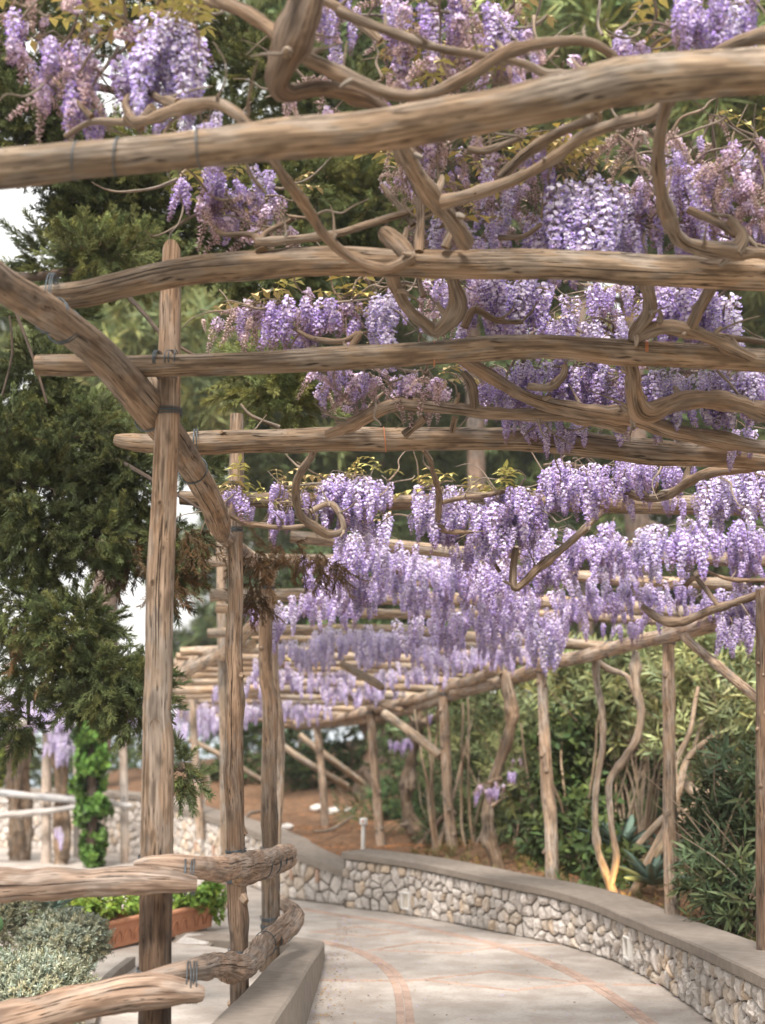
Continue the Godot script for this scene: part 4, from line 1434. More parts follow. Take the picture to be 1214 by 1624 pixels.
func build_wisteria() -> void:
	make_racemes()
	var g := "wisterias trained over the pergola"
	var w := thing("wisteria", "wisteria at top left, lilac and gold clusters above the nearest rafter", "wisteria", P(200, 170, 4.0), g)
	stems(w, [
		[105, 216, 4.2, 5, 150, 190, 4.15, 7, 205, 189, 4.1, 9, 240, 188, 4.05, 10, 290, 172, 4.0, 14, 340, 166, 3.95, 13, 385, 190, 3.9, 11, 430, 240, 3.95, 9.5, 460, 285, 4.1, 10, 490, 335, 4.3, 10, 522, 385, 4.5, 10, 560, 416, 4.6, 10, 610, 424, 4.66, 10, 655, 404, 4.68, 13],
		[207, 190, 4.1, 9, 196, 165, 4.15, 8, 205, 150, 4.2, 6, 232, 145, 4.2, 5],
		[290, 170, 4.0, 14, 262, 160, 4.1, 8, 225, 140, 4.2, 6, 190, 130, 4.25, 4],
		[205, 190, 4.1, 9, 225, 205, 4.1, 12, 250, 180, 4.05, 9],
		[150, 190, 4.15, 7, 120, 160, 4.2, 5, 85, 125, 4.3, 3.5],
		[408, 390, 4.7, 9, 450, 388, 4.7, 9, 530, 371, 4.72, 8, 600, 348, 4.75, 8, 650, 332, 4.8, 7],
		[412, 400, 4.7, 12, 400, 372, 4.75, 7, 350, 365, 4.8, 6, 325, 330, 4.85, 5],
		[412, 395, 4.7, 8, 425, 370, 4.75, 5, 470, 350, 4.85, 3.5]])
	flowers(w, [
		[70, 70, 4.3, 55, 45, 0.14, 10, "vvmm", 0, 0.9], [130, 95, 4.25, 55, 60, 0.16, 14, "vmmo", 3, 0.85], [110, 150, 4.25, 45, 30, 0.14, 7, "mmv", 0, 0.8],
		[270, 75, 4.2, 58, 45, 0.12, 17, "llo", 3, 0.95], [215, 80, 4.2, 35, 35, 0.12, 7, "vvm", 3, 0.85], [130, 45, 4.3, 60, 22, 0.12, 2, "m", 5, 0.8], [250, 30, 4.3, 40, 25, 0.1, 3, "m", 6, 0.8], [320, 190, 4.15, 25, 12, 0.06, 5, "lo", 0, 0.6],
		[315, 20, 4.3, 14, 20, 0.08, 2, "y", 3, 0.8], [20, 10, 4.3, 30, 15, 0.1, 3, "y", 1, 1.0],
		[375, 288, 4.9, 55, 26, 0.1, 14, "vvom", 3, 0.75], [350, 330, 4.9, 50, 25, 0.1, 9, "mym", 2, 0.85], [420, 320, 4.9, 50, 25, 0.1, 7, "mmy", 4, 0.8], [430, 365, 4.9, 40, 20, 0.1, 5, "yym", 2, 0.7], [285, 290, 4.9, 12, 10, 0.04, 3, "v", 0, 0.6]])

	w = thing("wisteria", "wisteria at top centre with a thick gnarled stem crossing above the nearest rafter", "wisteria", P(560, 100, 3.9), g)
	stems(w, [[505, -60, 3.7, 34, 485, 0, 3.7, 36, 470, 50, 3.72, 35, 452, 95, 3.75, 29, 443, 128, 3.8, 22, 460, 143, 3.85, 19, 500, 138, 3.9, 18, 545, 144, 3.95, 17, 590, 162, 4.0, 15, 640, 205, 4.1, 14]], SHADE)
	stems(w, [
		[300, -30, 4.0, 10, 345, 0, 3.95, 12, 420, 44, 3.9, 15, 490, 88, 3.85, 14, 560, 125, 3.8, 13.5, 620, 150, 3.8, 12, 680, 147, 3.8, 12, 735, 122, 3.8, 12, 800, 84, 3.8, 12.5, 870, 70, 3.8, 11.5, 930, 71, 3.82, 11, 970, 90, 3.85, 10, 990, 112, 3.9, 9],
		[540, 20, 3.9, 10, 610, 46, 3.9, 11, 690, 72, 3.9, 10, 760, 85, 3.92, 9, 830, 100, 3.95, 8, 865, 117, 3.95, 9, 920, 114, 3.95, 8, 975, 104, 3.95, 7],
		[430, 40, 4.0, 9, 380, 20, 4.05, 8, 330, 5, 4.1, 6], [600, 60, 4.3, 9, 540, 10, 4.3, 10, 470, -20, 4.3, 12]])
	flowers(w, [
		[720, 60, 4.6, 130, 50, 0.3, 16, "ymym", 4, 0.8], [900, 95, 4.5, 120, 30, 0.2, 7, "ymm", 2, 0.7],
		[545, 25, 4.5, 50, 40, 0.2, 9, "vmmo", 0, 0.8], [660, 25, 4.5, 60, 40, 0.2, 14, "vmyo", 1, 0.85], [760, 30, 4.5, 70, 28, 0.2, 15, "vvmol", 1, 0.85], [830, 55, 4.5, 40, 20, 0.15, 6, "mmv", 0, 0.8],
		[650, 100, 4.5, 50, 30, 0.15, 7, "ymy", 5, 0.8], [770, 75, 4.5, 60, 25, 0.15, 8, "mmy", 3, 0.7], [820, 110, 4.4, 50, 15, 0.1, 7, "vmy", 1, 0.55], [1000, 70, 4.4, 35, 22, 0.1, 8, "vvm", 1, 0.65], [495, 160, 4.6, 30, 12, 0.1, 4, "yym", 0, 0.7], [640, 150, 4.5, 40, 14, 0.1, 4, "ym", 1, 0.7]])

	w = thing("wisteria", "wisteria between the first two rafters, its forked stem dropping at the centre, flowers massed right", "wisteria", P(800, 280, 4.4), g)
	stems(w, [
		[615, 195, 4.0, 14, 650, 250, 4.2, 17, 690, 310, 4.4, 19, 715, 345, 4.5, 18, 738, 388, 4.65, 16],
		[700, 325, 4.4, 15, 760, 308, 4.35, 13, 820, 285, 4.3, 12, 880, 250, 4.2, 12, 925, 212, 4.1, 12, 980, 190, 4.0, 13, 1040, 176, 3.85, 12, 1068, 150, 3.78, 11],
		[790, 285, 4.4, 9, 830, 245, 4.3, 10, 880, 212, 4.2, 11, 940, 188, 4.05, 12],
		[650, 410, 4.72, 20, 632, 388, 4.75, 19, 612, 370, 4.8, 11], [665, 405, 4.7, 11, 668, 350, 4.75, 9, 665, 310, 4.8, 7], [700, 390, 4.7, 9, 715, 350, 4.7, 8],
		[745, 238, 4.5, 7, 780, 240, 4.5, 8, 830, 218, 4.45, 6], [610, 300, 4.9, 5, 640, 335, 4.85, 6, 660, 360, 4.8, 7], [790, 375, 4.9, 6, 830, 370, 4.85, 5, 860, 350, 4.8, 4]])
	flowers(w, [
		[720, 270, 5.0, 120, 60, 0.3, 22, "ymymo", 4, 0.75], [860, 330, 5.1, 110, 40, 0.3, 16, "moly", 2, 0.75], [680, 230, 4.8, 60, 20, 0.1, 5, "yy", 1, 0.7],
		[930, 312, 4.9, 42, 30, 0.12, 30, "lllo", 0, 1.05], [885, 340, 4.95, 40, 25, 0.12, 16, "lo", 0, 0.9], [760, 350, 5.0, 60, 25, 0.15, 10, "oly", 1, 0.75], [800, 300, 5.0, 50, 35, 0.15, 9, "mmyo", 2, 0.7],
		[700, 260, 4.9, 70, 40, 0.2, 15, "yymy", 2, 0.75], [640, 270, 4.9, 35, 40, 0.15, 6, "yyv", 0, 0.7], [910, 262, 4.8, 45, 14, 0.08, 0, "m", 10, 1.0], [860, 250, 4.8, 40, 20, 0.1, 4, "vm", 1, 0.7], [990, 345, 5.0, 40, 30, 0.15, 10, "olo", 0, 0.8], [700, 365, 5.0, 40, 18, 0.1, 6, "ym", 2, 0.6], [1000, 210, 4.7, 30, 18, 0.1, 4, "yy", 0, 0.9]])

	w = thing("wisteria", "wisteria at upper right with a hooked stem and pinkish flower spikes beside it", "wisteria", P(1100, 300, 4.3), g)
	stems(w, [
		[1072, 120, 3.72, 13, 1060, 170, 3.76, 13, 1048, 220, 3.9, 13.5, 1045, 280, 4.1, 13.5, 1055, 335, 4.3, 14, 1070, 375, 4.45, 15, 1110, 393, 4.55, 15, 1160, 398, 4.6, 18, 1214, 402, 4.62, 10, 1300, 405, 4.65, 9],
		[1160, 396, 4.6, 17, 1176, 372, 4.6, 13, 1160, 345, 4.6, 8], [1176, 372, 4.6, 11, 1140, 350, 4.65, 8, 1095, 330, 4.7, 7], [1214, 60, 3.9, 15, 1160, 72, 3.95, 14, 1120, 92, 4.0, 10]])
	flowers(w, [
		[1100, 290, 5.1, 110, 50, 0.3, 24, "ymymo", 2, 0.8], [1130, 350, 5.0, 80, 20, 0.2, 10, "myo", 0, 0.7], [1040, 215, 4.7, 30, 20, 0.1, 4, "yy", 0, 0.8],
		[1120, 15, 4.2, 45, 25, 0.15, 11, "vom", 0, 0.8], [1180, 12, 4.2, 35, 25, 0.15, 7, "lv", 0, 0.8], [1085, 50, 4.3, 25, 15, 0.1, 5, "my", 0, 0.7],
		[1085, 262, 4.9, 35, 25, 0.15, 9, "vvo", 0, 0.7], [1150, 280, 4.9, 60, 30, 0.2, 16, "mymyo", 1, 0.85], [1190, 320, 4.9, 40, 40, 0.2, 12, "mmoy", 0, 0.85], [1100, 320, 5.0, 50, 30, 0.15, 10, "ymv", 0, 0.8], [1110, 360, 5.05, 40, 15, 0.12, 6, "oyl", 0, 0.6], [1190, 375, 5.0, 30, 20, 0.12, 8, "lo", 0, 0.6], [1030, 300, 5.0, 35, 35, 0.12, 9, "vom", 1, 0.75], [1195, 250, 4.9, 30, 12, 0.1, 4, "vl", 0, 0.7]])

	w = thing("wisteria", "wisteria between the second and third rafters, knuckled stem hanging at the centre", "wisteria", P(700, 480, 5.0), g)
	stems(w, [
		[618, 430, 4.8, 12, 628, 460, 4.9, 12, 645, 490, 5.0, 12, 672, 514, 5.05, 13, 690, 526, 5.07, 15, 712, 505, 5.03, 16, 722, 480, 5.0, 18, 716, 452, 4.95, 13, 712, 425, 4.9, 12],
		[560, 555, 5.3, 7, 572, 530, 5.3, 6, 545, 540, 5.3, 6, 500, 535, 5.35, 5, 460, 515, 5.4, 3.5], [740, 520, 5.2, 8, 755, 490, 5.2, 8, 790, 505, 5.3, 6, 830, 508, 5.35, 4], [672, 470, 5.2, 6, 665, 440, 5.2, 6, 680, 420, 5.15, 5]])
	flowers(w, [
		[700, 470, 5.6, 140, 30, 0.3, 14, "ymov", 3, 0.7], [450, 505, 5.5, 90, 22, 0.1, 8, "my", 1, 0.7],
		[400, 500, 5.5, 30, 16, 0.06, 7, "mymv", 0, 0.8], [470, 495, 5.45, 55, 22, 0.1, 15, "mmvv", 1, 0.8], [520, 490, 5.4, 45, 18, 0.1, 11, "vmv", 1, 0.7], [555, 480, 5.4, 14, 12, 0.05, 3, "m", 1, 0.6], [605, 475, 5.3, 20, 14, 0.06, 8, "ll", 0, 0.85],
		[790, 455, 5.5, 45, 20, 0.15, 18, "ool", 0, 0.85], [830, 475, 5.55, 30, 18, 0.12, 9, "ov", 0, 0.7], [740, 455, 5.5, 40, 20, 0.15, 9, "ovm", 0, 0.7], [720, 490, 5.6, 30, 15, 0.1, 5, "yv", 0, 0.6], [690, 460, 5.5, 25, 20, 0.1, 5, "vm", 0, 0.6]])

	w = thing("wisteria", "wisteria over the third rafter at right, its sawn stem tied with copper wire", "wisteria", P(1080, 510, 5.1), g)
	stems(w, [
		[1022, 445, 4.9, 11, 1032, 490, 5.0, 14, 1010, 530, 5.1, 14, 1050, 515, 5.05, 16, 1090, 520, 5.05, 16, 1130, 538, 5.08, 13, 1170, 558, 5.1, 12, 1225, 580, 5.15, 11, 1320, 600, 5.2, 10],
		[1086, 520, 5.05, 12, 1100, 490, 5.0, 12, 1122, 455, 4.95, 12, 1150, 420, 4.9, 11],
		[1130, 530, 5.15, 7, 1214, 540, 5.2, 6, 1300, 545, 5.2, 6],
		[1214, 652, 5.6, 17, 1150, 640, 5.55, 17, 1085, 640, 5.5, 18, 1030, 655, 5.45, 19, 1008, 625, 5.4, 17, 998, 590, 5.3, 14, 990, 560, 5.25, 12]])
	flowers(w, [
		[960, 480, 5.8, 120, 30, 0.3, 16, "molo", 3, 0.75], [1150, 590, 5.8, 90, 20, 0.2, 10, "mo", 0, 0.7],
		[1085, 470, 5.5, 55, 22, 0.15, 22, "ovo", 0, 0.95], [1130, 490, 5.5, 25, 22, 0.1, 10, "ol", 0, 0.9], [1050, 460, 5.6, 35, 20, 0.12, 7, "o", 0, 0.8], [880, 515, 5.7, 35, 14, 0.12, 10, "ol", 1, 0.65], [955, 520, 5.7, 35, 22, 0.12, 11, "ll", 3, 0.7], [955, 460, 5.7, 25, 8, 0.08, 6, "v", 0, 0.7],
		[1060, 600, 5.7, 45, 16, 0.12, 14, "ol", 0, 0.9], [1140, 600, 5.7, 50, 14, 0.15, 16, "ool", 0, 0.8], [1190, 600, 5.7, 30, 18, 0.12, 11, "oo", 0, 0.9], [1190, 690, 6.0, 35, 12, 0.1, 8, "ov", 0, 0.6]])

	w = thing("wisteria", "wisteria with two long braided stems above the fourth rafter, under the third", "wisteria", P(850, 640, 5.6), g)
	stems(w, [
		[725, 572, 5.3, 12, 760, 592, 5.4, 13, 800, 614, 5.5, 13, 850, 636, 5.55, 14, 920, 650, 5.6, 14, 1000, 662, 5.65, 15, 1060, 680, 5.7, 15, 1130, 690, 5.75, 14, 1214, 708, 5.8, 13, 1320, 725, 5.9, 12],
		[520, 690, 5.8, 10, 560, 672, 5.75, 12, 610, 648, 5.7, 13, 650, 643, 5.65, 12, 720, 648, 5.65, 12, 790, 656, 5.62, 12, 850, 656, 5.6, 12, 920, 660, 5.65, 12, 990, 676, 5.7, 12],
		[750, 655, 5.62, 10, 745, 615, 5.6, 9, 730, 592, 5.6, 7], [835, 610, 5.5, 7, 870, 610, 5.5, 8, 895, 590, 5.5, 7, 898, 575, 5.5, 5], [640, 690, 5.8, 9, 672, 665, 5.75, 8], [718, 690, 5.8, 6, 722, 665, 5.75, 6],
		[1000, 640, 5.8, 5, 1060, 640, 5.8, 6, 1145, 610, 5.75, 5]])
	flowers(w, [
		[880, 605, 5.9, 140, 26, 0.3, 14, "mov", 1, 0.7], [620, 610, 5.8, 120, 22, 0.15, 8, "my", 1, 0.7],
		[540, 600, 5.7, 45, 18, 0.1, 12, "vmvm", 1, 0.7], [600, 600, 5.7, 45, 20, 0.1, 11, "mmv", 0, 0.75], [665, 605, 5.7, 40, 18, 0.1, 10, "mmym", 0, 0.85], [560, 635, 5.75, 30, 12, 0.08, 4, "my", 0, 0.6], [860, 585, 5.8, 45, 14, 0.12, 12, "oov", 0, 0.8], [925, 590, 5.8, 45, 16, 0.12, 13, "ov", 0, 0.95], [800, 600, 5.8, 25, 20, 0.1, 6, "vo", 0, 0.7], [970, 615, 5.8, 25, 20, 0.1, 7, "o", 0, 0.7], [830, 650, 5.9, 50, 14, 0.1, 9, "ov", 0, 0.6], [900, 675, 5.95, 40, 10, 0.1, 7, "o", 0, 0.5]])

	w = thing("wisteria", "wisteria hanging in full violet bunches left of centre, below the fifth rafter's left end", "wisteria", P(540, 800, 7.2), g)
	stems(w, [
		[505, 700, 6.2, 7, 496, 722, 6.4, 7.5, 478, 745, 6.6, 7.5, 466, 775, 6.8, 7.5, 473, 815, 7.0, 8, 500, 836, 7.1, 8.5, 520, 848, 7.15, 8, 545, 842, 7.15, 7, 536, 812, 7.15, 6, 522, 802, 7.15, 5.5, 495, 815, 7.12, 5.5],
		[365, 818, 7.1, 4, 400, 832, 7.15, 6, 450, 836, 7.15, 5, 495, 828, 7.12, 4], [500, 780, 7.3, 6, 530, 762, 7.3, 5], [430, 690, 6.1, 5, 400, 688, 6.08, 6, 370, 692, 6.05, 7, 355, 685, 6.0, 4], [440, 682, 6.1, 5, 395, 660, 6.1, 3, 380, 640, 6.15, 2]])
	flowers(w, [
		[560, 765, 7.3, 50, 14, 0.15, 24, "oov", 5, 0.9], [600, 770, 7.4, 22, 14, 0.12, 9, "o", 3, 0.75], [530, 780, 7.3, 28, 16, 0.12, 12, "vo", 2, 0.8], [445, 770, 7.3, 14, 8, 0.06, 5, "v", 2, 0.6], [480, 790, 7.3, 25, 12, 0.1, 6, "v", 2, 0.6], [560, 815, 7.4, 28, 14, 0.12, 12, "ov", 1, 0.8],
		[372, 785, 7.15, 14, 14, 0.06, 5, "v", 4, 0.7], [425, 810, 7.2, 40, 14, 0.08, 11, "vmv", 2, 0.6], [420, 830, 7.2, 25, 10, 0.06, 5, "mv", 1, 0.5], [590, 870, 8.2, 55, 22, 0.15, 26, "oo", 0, 0.9], [545, 910, 8.3, 45, 18, 0.15, 18, "vo", 1, 0.85], [575, 930, 8.4, 25, 12, 0.1, 9, "ov", 0, 0.8], [500, 900, 8.4, 20, 14, 0.1, 8, "v", 0, 0.7], [600, 830, 8.0, 25, 18, 0.1, 6, "ol", 3, 0.7]])

	w = thing("wisteria", "wisteria of two rounded violet bunches at the middle, hanging either side of a forked twig", "wisteria", P(760, 800, 7.2), g)
	stems(w, [
		[668, 716, 6.3, 5, 684, 745, 6.6, 5, 698, 785, 7.0, 6, 703, 836, 7.2, 5, 735, 840, 7.2, 4, 752, 838, 7.25, 3], [702, 800, 7.1, 5, 735, 790, 7.15, 5, 775, 784, 7.2, 5, 815, 775, 7.25, 4], [955, 812, 7.5, 6.5, 935, 835, 7.45, 7, 900, 868, 7.4, 7.5, 850, 903, 7.35, 7.5, 815, 929, 7.3, 7.5, 812, 905, 7.3, 6.5, 816, 870, 7.3, 6], [797, 910, 7.35, 4, 786, 890, 7.35, 4, 782, 865, 7.4, 3]])
	flowers(w, [
		[700, 785, 7.3, 40, 18, 0.15, 26, "oov", 6, 0.85], [690, 820, 7.35, 32, 12, 0.12, 13, "ov", 0, 0.75], [740, 790, 7.4, 26, 18, 0.12, 11, "o", 3, 0.8], [812, 790, 7.25, 44, 16, 0.15, 32, "oovo", 9, 0.9], [800, 820, 7.3, 48, 18, 0.15, 24, "vo", 0, 0.9], [845, 810, 7.3, 20, 18, 0.1, 9, "o", 0, 0.8], [735, 865, 7.6, 30, 12, 0.1, 10, "v", 0, 0.7],
		[880, 850, 8.2, 45, 22, 0.15, 24, "oov", 1, 0.9], [800, 900, 8.2, 60, 18, 0.15, 26, "vo", 0, 0.85], [890, 890, 8.3, 35, 18, 0.15, 14, "vo", 0, 0.8], [960, 850, 8.3, 40, 22, 0.15, 20, "ov", 1, 0.9]])

	w = thing("wisteria", "wisteria crowding the right end of the fifth rafter, deep violet racemes over a looping branch", "wisteria", P(1080, 780, 6.8), g)
	stems(w, [
		[1330, 730, 6.3, 9, 1214, 740, 6.4, 9, 1130, 750, 6.6, 9.5, 1070, 780, 6.9, 9.5, 1030, 790, 7.1, 9, 985, 775, 7.2, 8, 955, 770, 7.3, 8, 930, 745, 7.3, 5, 905, 735, 7.3, 4], [1084, 770, 6.9, 6, 1090, 735, 6.9, 6, 1100, 715, 6.9, 5], [1040, 790, 7.1, 5, 1045, 765, 7.1, 4]])
	flowers(w, [
		[905, 745, 7.1, 40, 18, 0.12, 22, "oov", 0, 0.85], [985, 745, 7.1, 50, 14, 0.15, 22, "vo", 0, 0.8], [1050, 735, 7.0, 45, 14, 0.15, 18, "v", 0, 0.75], [1140, 765, 7.0, 40, 18, 0.12, 16, "ol", 1, 0.85], [1195, 755, 7.0, 25, 20, 0.12, 13, "lo", 0, 0.9], [890, 775, 7.2, 30, 12, 0.1, 8, "vo", 0, 0.7], [1060, 790, 7.3, 30, 8, 0.1, 4, "v", 3, 0.6],
		[1040, 850, 8.3, 35, 20, 0.15, 18, "l", 1, 0.9], [1105, 840, 8.3, 45, 20, 0.15, 24, "ov", 1, 0.95], [1180, 850, 8.3, 40, 20, 0.15, 20, "vo", 0, 0.95], [1010, 880, 8.4, 30, 20, 0.15, 9, "v", 2, 0.7], [1190, 890, 8.3, 25, 18, 0.12, 11, "v", 0, 0.8]])

	w = thing("wisteria", "wisteria draping the low right eave, racemes down beside the nearest right post", "wisteria", P(1130, 930, 8.4), g)
	stems(w, [
		[1330, 880, 7.7, 8, 1214, 938, 8.0, 8, 1170, 955, 8.15, 7, 1120, 968, 8.3, 8, 1080, 985, 8.4, 9, 1050, 982, 8.5, 8, 1022, 960, 8.6, 6], [1140, 962, 8.25, 5, 1118, 930, 8.3, 5, 1106, 918, 8.3, 5.5, 1092, 928, 8.35, 5, 1112, 900, 8.4, 6, 1108, 870, 8.5, 5], [1214, 922, 8.1, 5, 1160, 918, 8.2, 4, 1125, 905, 8.3, 3]])
	flowers(w, [
		[1175, 945, 8.6, 35, 20, 0.15, 24, "oov", 0, 0.95], [1190, 985, 8.5, 22, 14, 0.08, 9, "o", 0, 0.8], [1150, 985, 8.5, 25, 12, 0.1, 9, "vo", 0, 0.75], [1080, 930, 8.9, 50, 18, 0.2, 16, "vo", 0, 0.8], [1000, 940, 9.2, 45, 18, 0.2, 18, "vo", 0, 0.8], [1085, 955, 8.9, 40, 12, 0.15, 12, "v", 0, 0.6], [930, 945, 9.2, 50, 20, 0.2, 20, "ov", 0, 0.85], [1000, 985, 9.4, 40, 10, 0.15, 10, "v", 0, 0.6], [860, 985, 9.6, 40, 14, 0.15, 13, "ov", 0, 0.7], [970, 900, 9.0, 40, 14, 0.2, 10, "l", 0, 0.7]])

	w = thing("wisteria", "wisteria curtain filling the middle of the pergola under the sixth to ninth rafters", "wisteria", P(720, 930, 9.6), g)
	stems(w, [[900, 905, 9.4, 7, 800, 915, 9.6, 8, 700, 925, 9.8, 7, 600, 935, 10.0, 6, 500, 940, 10.2, 5], [640, 905, 9.4, 6, 560, 925, 9.6, 5, 480, 920, 9.8, 4]])
	flowers(w, [
		[660, 885, 9.4, 60, 18, 0.25, 28, "ol", 0, 0.9], [740, 910, 9.4, 60, 22, 0.25, 28, "ov", 0, 0.9], [690, 935, 9.6, 55, 18, 0.2, 22, "oo", 0, 0.85], [620, 910, 9.6, 40, 18, 0.2, 16, "ol", 0, 0.85], [830, 945, 9.4, 60, 20, 0.25, 25, "ov", 0, 0.9], [770, 965, 9.8, 55, 18, 0.2, 22, "o", 0, 0.9], [700, 980, 9.9, 45, 14, 0.2, 14, "ol", 0, 0.9], [860, 990, 9.9, 30, 18, 0.15, 15, "l", 0, 1.0], [800, 1000, 10.0, 35, 12, 0.15, 10, "o", 0, 0.9],
		[545, 950, 9.8, 45, 16, 0.2, 16, "o", 1, 0.9], [480, 955, 9.6, 30, 14, 0.15, 7, "lo", 1, 0.8], [440, 985, 9.6, 20, 16, 0.1, 9, "lo", 0, 0.8], [400, 965, 9.4, 18, 14, 0.1, 7, "v", 0, 0.7], [500, 940, 9.4, 25, 14, 0.12, 9, "vo", 0, 0.8]])

	w = thing("wisteria", "wisteria paling away over the far bend of the pergola, soft lilac between low rafters", "wisteria", P(560, 1030, 13), g)
	stems(w, [[660, 1012, 12.0, 6, 560, 1022, 13.0, 6, 460, 1050, 14.5, 5, 360, 1080, 16.5, 5], [640, 1128, 15.2, 4, 560, 1106, 16.2, 5, 470, 1096, 16.4, 5, 380, 1100, 16.6, 4]])
	flowers(w, [
		[560, 1005, 12.0, 70, 10, 0.3, 34, "ll", 2, 1.0], [640, 1012, 12.4, 60, 14, 0.3, 28, "ol", 0, 1.0], [720, 1030, 12.2, 60, 10, 0.3, 22, "ol", 0, 0.95], [480, 1025, 12.6, 45, 12, 0.3, 20, "l", 2, 0.95], [590, 1025, 12.8, 25, 12, 0.2, 12, "l", 3, 1.0], [450, 1060, 13.6, 45, 12, 0.3, 18, "ol", 2, 0.9], [540, 1070, 14.2, 70, 8, 0.3, 20, "ol", 0, 0.9], [650, 1060, 13.6, 50, 8, 0.3, 14, "ol", 0, 0.9], [800, 1030, 11.6, 40, 8, 0.2, 12, "o", 0, 0.9]], true)
	flowers(w, [
		[340, 1115, 17.5, 65, 10, 0.5, 34, "ll", 0, 1.2], [420, 1110, 17.0, 60, 8, 0.5, 20, "l", 0, 1.1], [330, 1140, 19.0, 70, 8, 0.5, 34, "l", 0, 1.2], [480, 1120, 17.0, 50, 8, 0.4, 20, "ol", 0, 1.0], [560, 1090, 15.6, 50, 8, 0.4, 18, "ol", 0, 1.0], [380, 1085, 16, 50, 8, 0.3, 18, "l", 0, 1.0]], true)

	# stems that climb from the bank on the right
	w = thing("wisteria", "young forked wisteria stem climbing from the bank, its base glowing in the ground light", "wisteria", P(975, 1432, 10.75), g)
	stems(w, [
		[984, 1455, 10.75, 9, 975, 1420, 10.75, 9, 966, 1394, 10.75, 9, 948, 1350, 10.75, 6, 944, 1310, 10.75, 6, 947, 1260, 10.75, 6, 957, 1190, 10.75, 6, 956, 1130, 10.75, 6.5, 947, 1085, 10.75, 7, 945, 1045, 10.8, 8],
		[966, 1398, 10.75, 8, 976, 1355, 10.75, 6.5, 970, 1300, 10.75, 6, 969, 1240, 10.75, 6.5, 990, 1205, 10.75, 6.5, 1012, 1170, 10.75, 7, 1018, 1130, 10.75, 7.5, 1008, 1085, 10.75, 7.5, 1008, 1035, 10.8, 8], [1008, 1105, 10.75, 6, 995, 1075, 10.75, 5, 965, 1062, 10.8, 6, 948, 1050, 10.8, 7]], {"sides": 12, "step": 0.03, "knob": 0.16, "furrow": 0.06, "kf": 4.0, "wob": 0.02, "spurs": 0.25, "lumps": 5.0, "lump_h": 0.25, "rough": 0.06})
	w = thing("wisteria", "bent wisteria trunk leaning left as it climbs, a few flowers halfway up", "wisteria", P(790, 1395, 12.3), g)
	stems(w, [[803, 1412, 12.3, 12, 790, 1370, 12.3, 12, 776, 1330, 12.3, 11, 774, 1280, 12.3, 10, 786, 1230, 12.3, 11, 803, 1180, 12.3, 9, 812, 1135, 12.3, 11, 805, 1090, 12.3, 10, 800, 1070, 12.4, 9], [790, 1232, 12.3, 5, 775, 1240, 12.2, 3, 760, 1245, 12.2, 2]])
	flowers(w, [[765, 1250, 12.0, 14, 5, 0.06, 5, "mvm", 0, 0.8], [790, 1248, 12.0, 10, 5, 0.05, 4, "mv", 0, 0.7], [812, 1224, 12.1, 5, 3, 0.04, 2, "v", 0, 0.8], [822, 1205, 12.3, 10, 3, 0.04, 2, "m", 0, 0.7]])
	w = thing("wisteria", "twisted old wisteria trunk farther along, one violet bunch at its crook", "wisteria", P(700, 1370, 15.5), g)
	stems(w, [[715, 1375, 15.6, 13, 682, 1345, 15.6, 14, 655, 1305, 15.6, 11, 645, 1265, 15.6, 10, 652, 1210, 15.6, 10, 662, 1170, 15.6, 9, 656, 1150, 15.6, 9, 690, 1140, 15.2, 6, 700, 1120, 15.0, 6], [655, 1358, 15.2, 5, 680, 1325, 15.2, 5.5, 705, 1295, 15.0, 5], [662, 1175, 15.6, 8, 668, 1130, 15.6, 7, 640, 1125, 15.6, 5]])
	flowers(w, [[637, 1175, 15.4, 14, 5, 0.08, 8, "v", 0, 0.85], [683, 1135, 15.2, 4, 3, 0.03, 2, "v", 0, 0.6]])

	# the far pergola's own wisterias
	w = thing("wisteria", "distant wisteria with a braided trunk at far left, over the bleached rail", "wisteria", P(30, 1390, 19), g)
	stems(w, [[25, 1395, 19, 9, 22, 1300, 19, 9, 18, 1220, 19, 9, 8, 1165, 19, 7, -20, 1140, 19, 6], [40, 1395, 19, 8, 44, 1300, 19, 8, 40, 1220, 19, 9, 50, 1170, 19, 7, 30, 1140, 19, 7], [30, 1395, 19, 9, 34, 1330, 18.9, 8, 24, 1270, 18.9, 7, 40, 1190, 18.9, 8]])
	flowers(w, [[0, 1118, 18.6, 60, 16, 0.5, 100, "ll", 0, 1.2], [45, 1128, 18.4, 45, 14, 0.4, 60, "l", 0, 1.1], [0, 1160, 18.6, 20, 8, 0.3, 10, "l", 0, 1.0]], true)
	w = thing("wisteria", "distant wisteria with lilac racemes hanging low beside the ivy pillar", "wisteria", P(95, 1390, 18.4), g)
	stems(w, [[100, 1395, 18.4, 9, 92, 1320, 18.4, 8, 96, 1250, 18.4, 9, 88, 1190, 18.4, 8, 95, 1150, 18.4, 7], [88, 1395, 18.4, 7, 104, 1340, 18.4, 7, 104, 1260, 18.4, 8, 100, 1200, 18.4, 7]])
	flowers(w, [[95, 1120, 18.2, 40, 16, 0.4, 70, "ll", 0, 1.15], [98, 1165, 18.1, 20, 14, 0.2, 26, "l", 0, 1.2], [102, 1185, 18.0, 12, 8, 0.15, 12, "l", 0, 1.0], [170, 1130, 18.4, 45, 10, 0.4, 32, "l", 0, 1.0], [96, 1320, 18.1, 6, 10, 0.08, 5, "l", 0, 0.9], [215, 1130, 18.6, 30, 8, 0.3, 18, "l", 0, 1.0]], true)

# ---------------------------------------------------------------- trees and shrubs
var tufts := {}

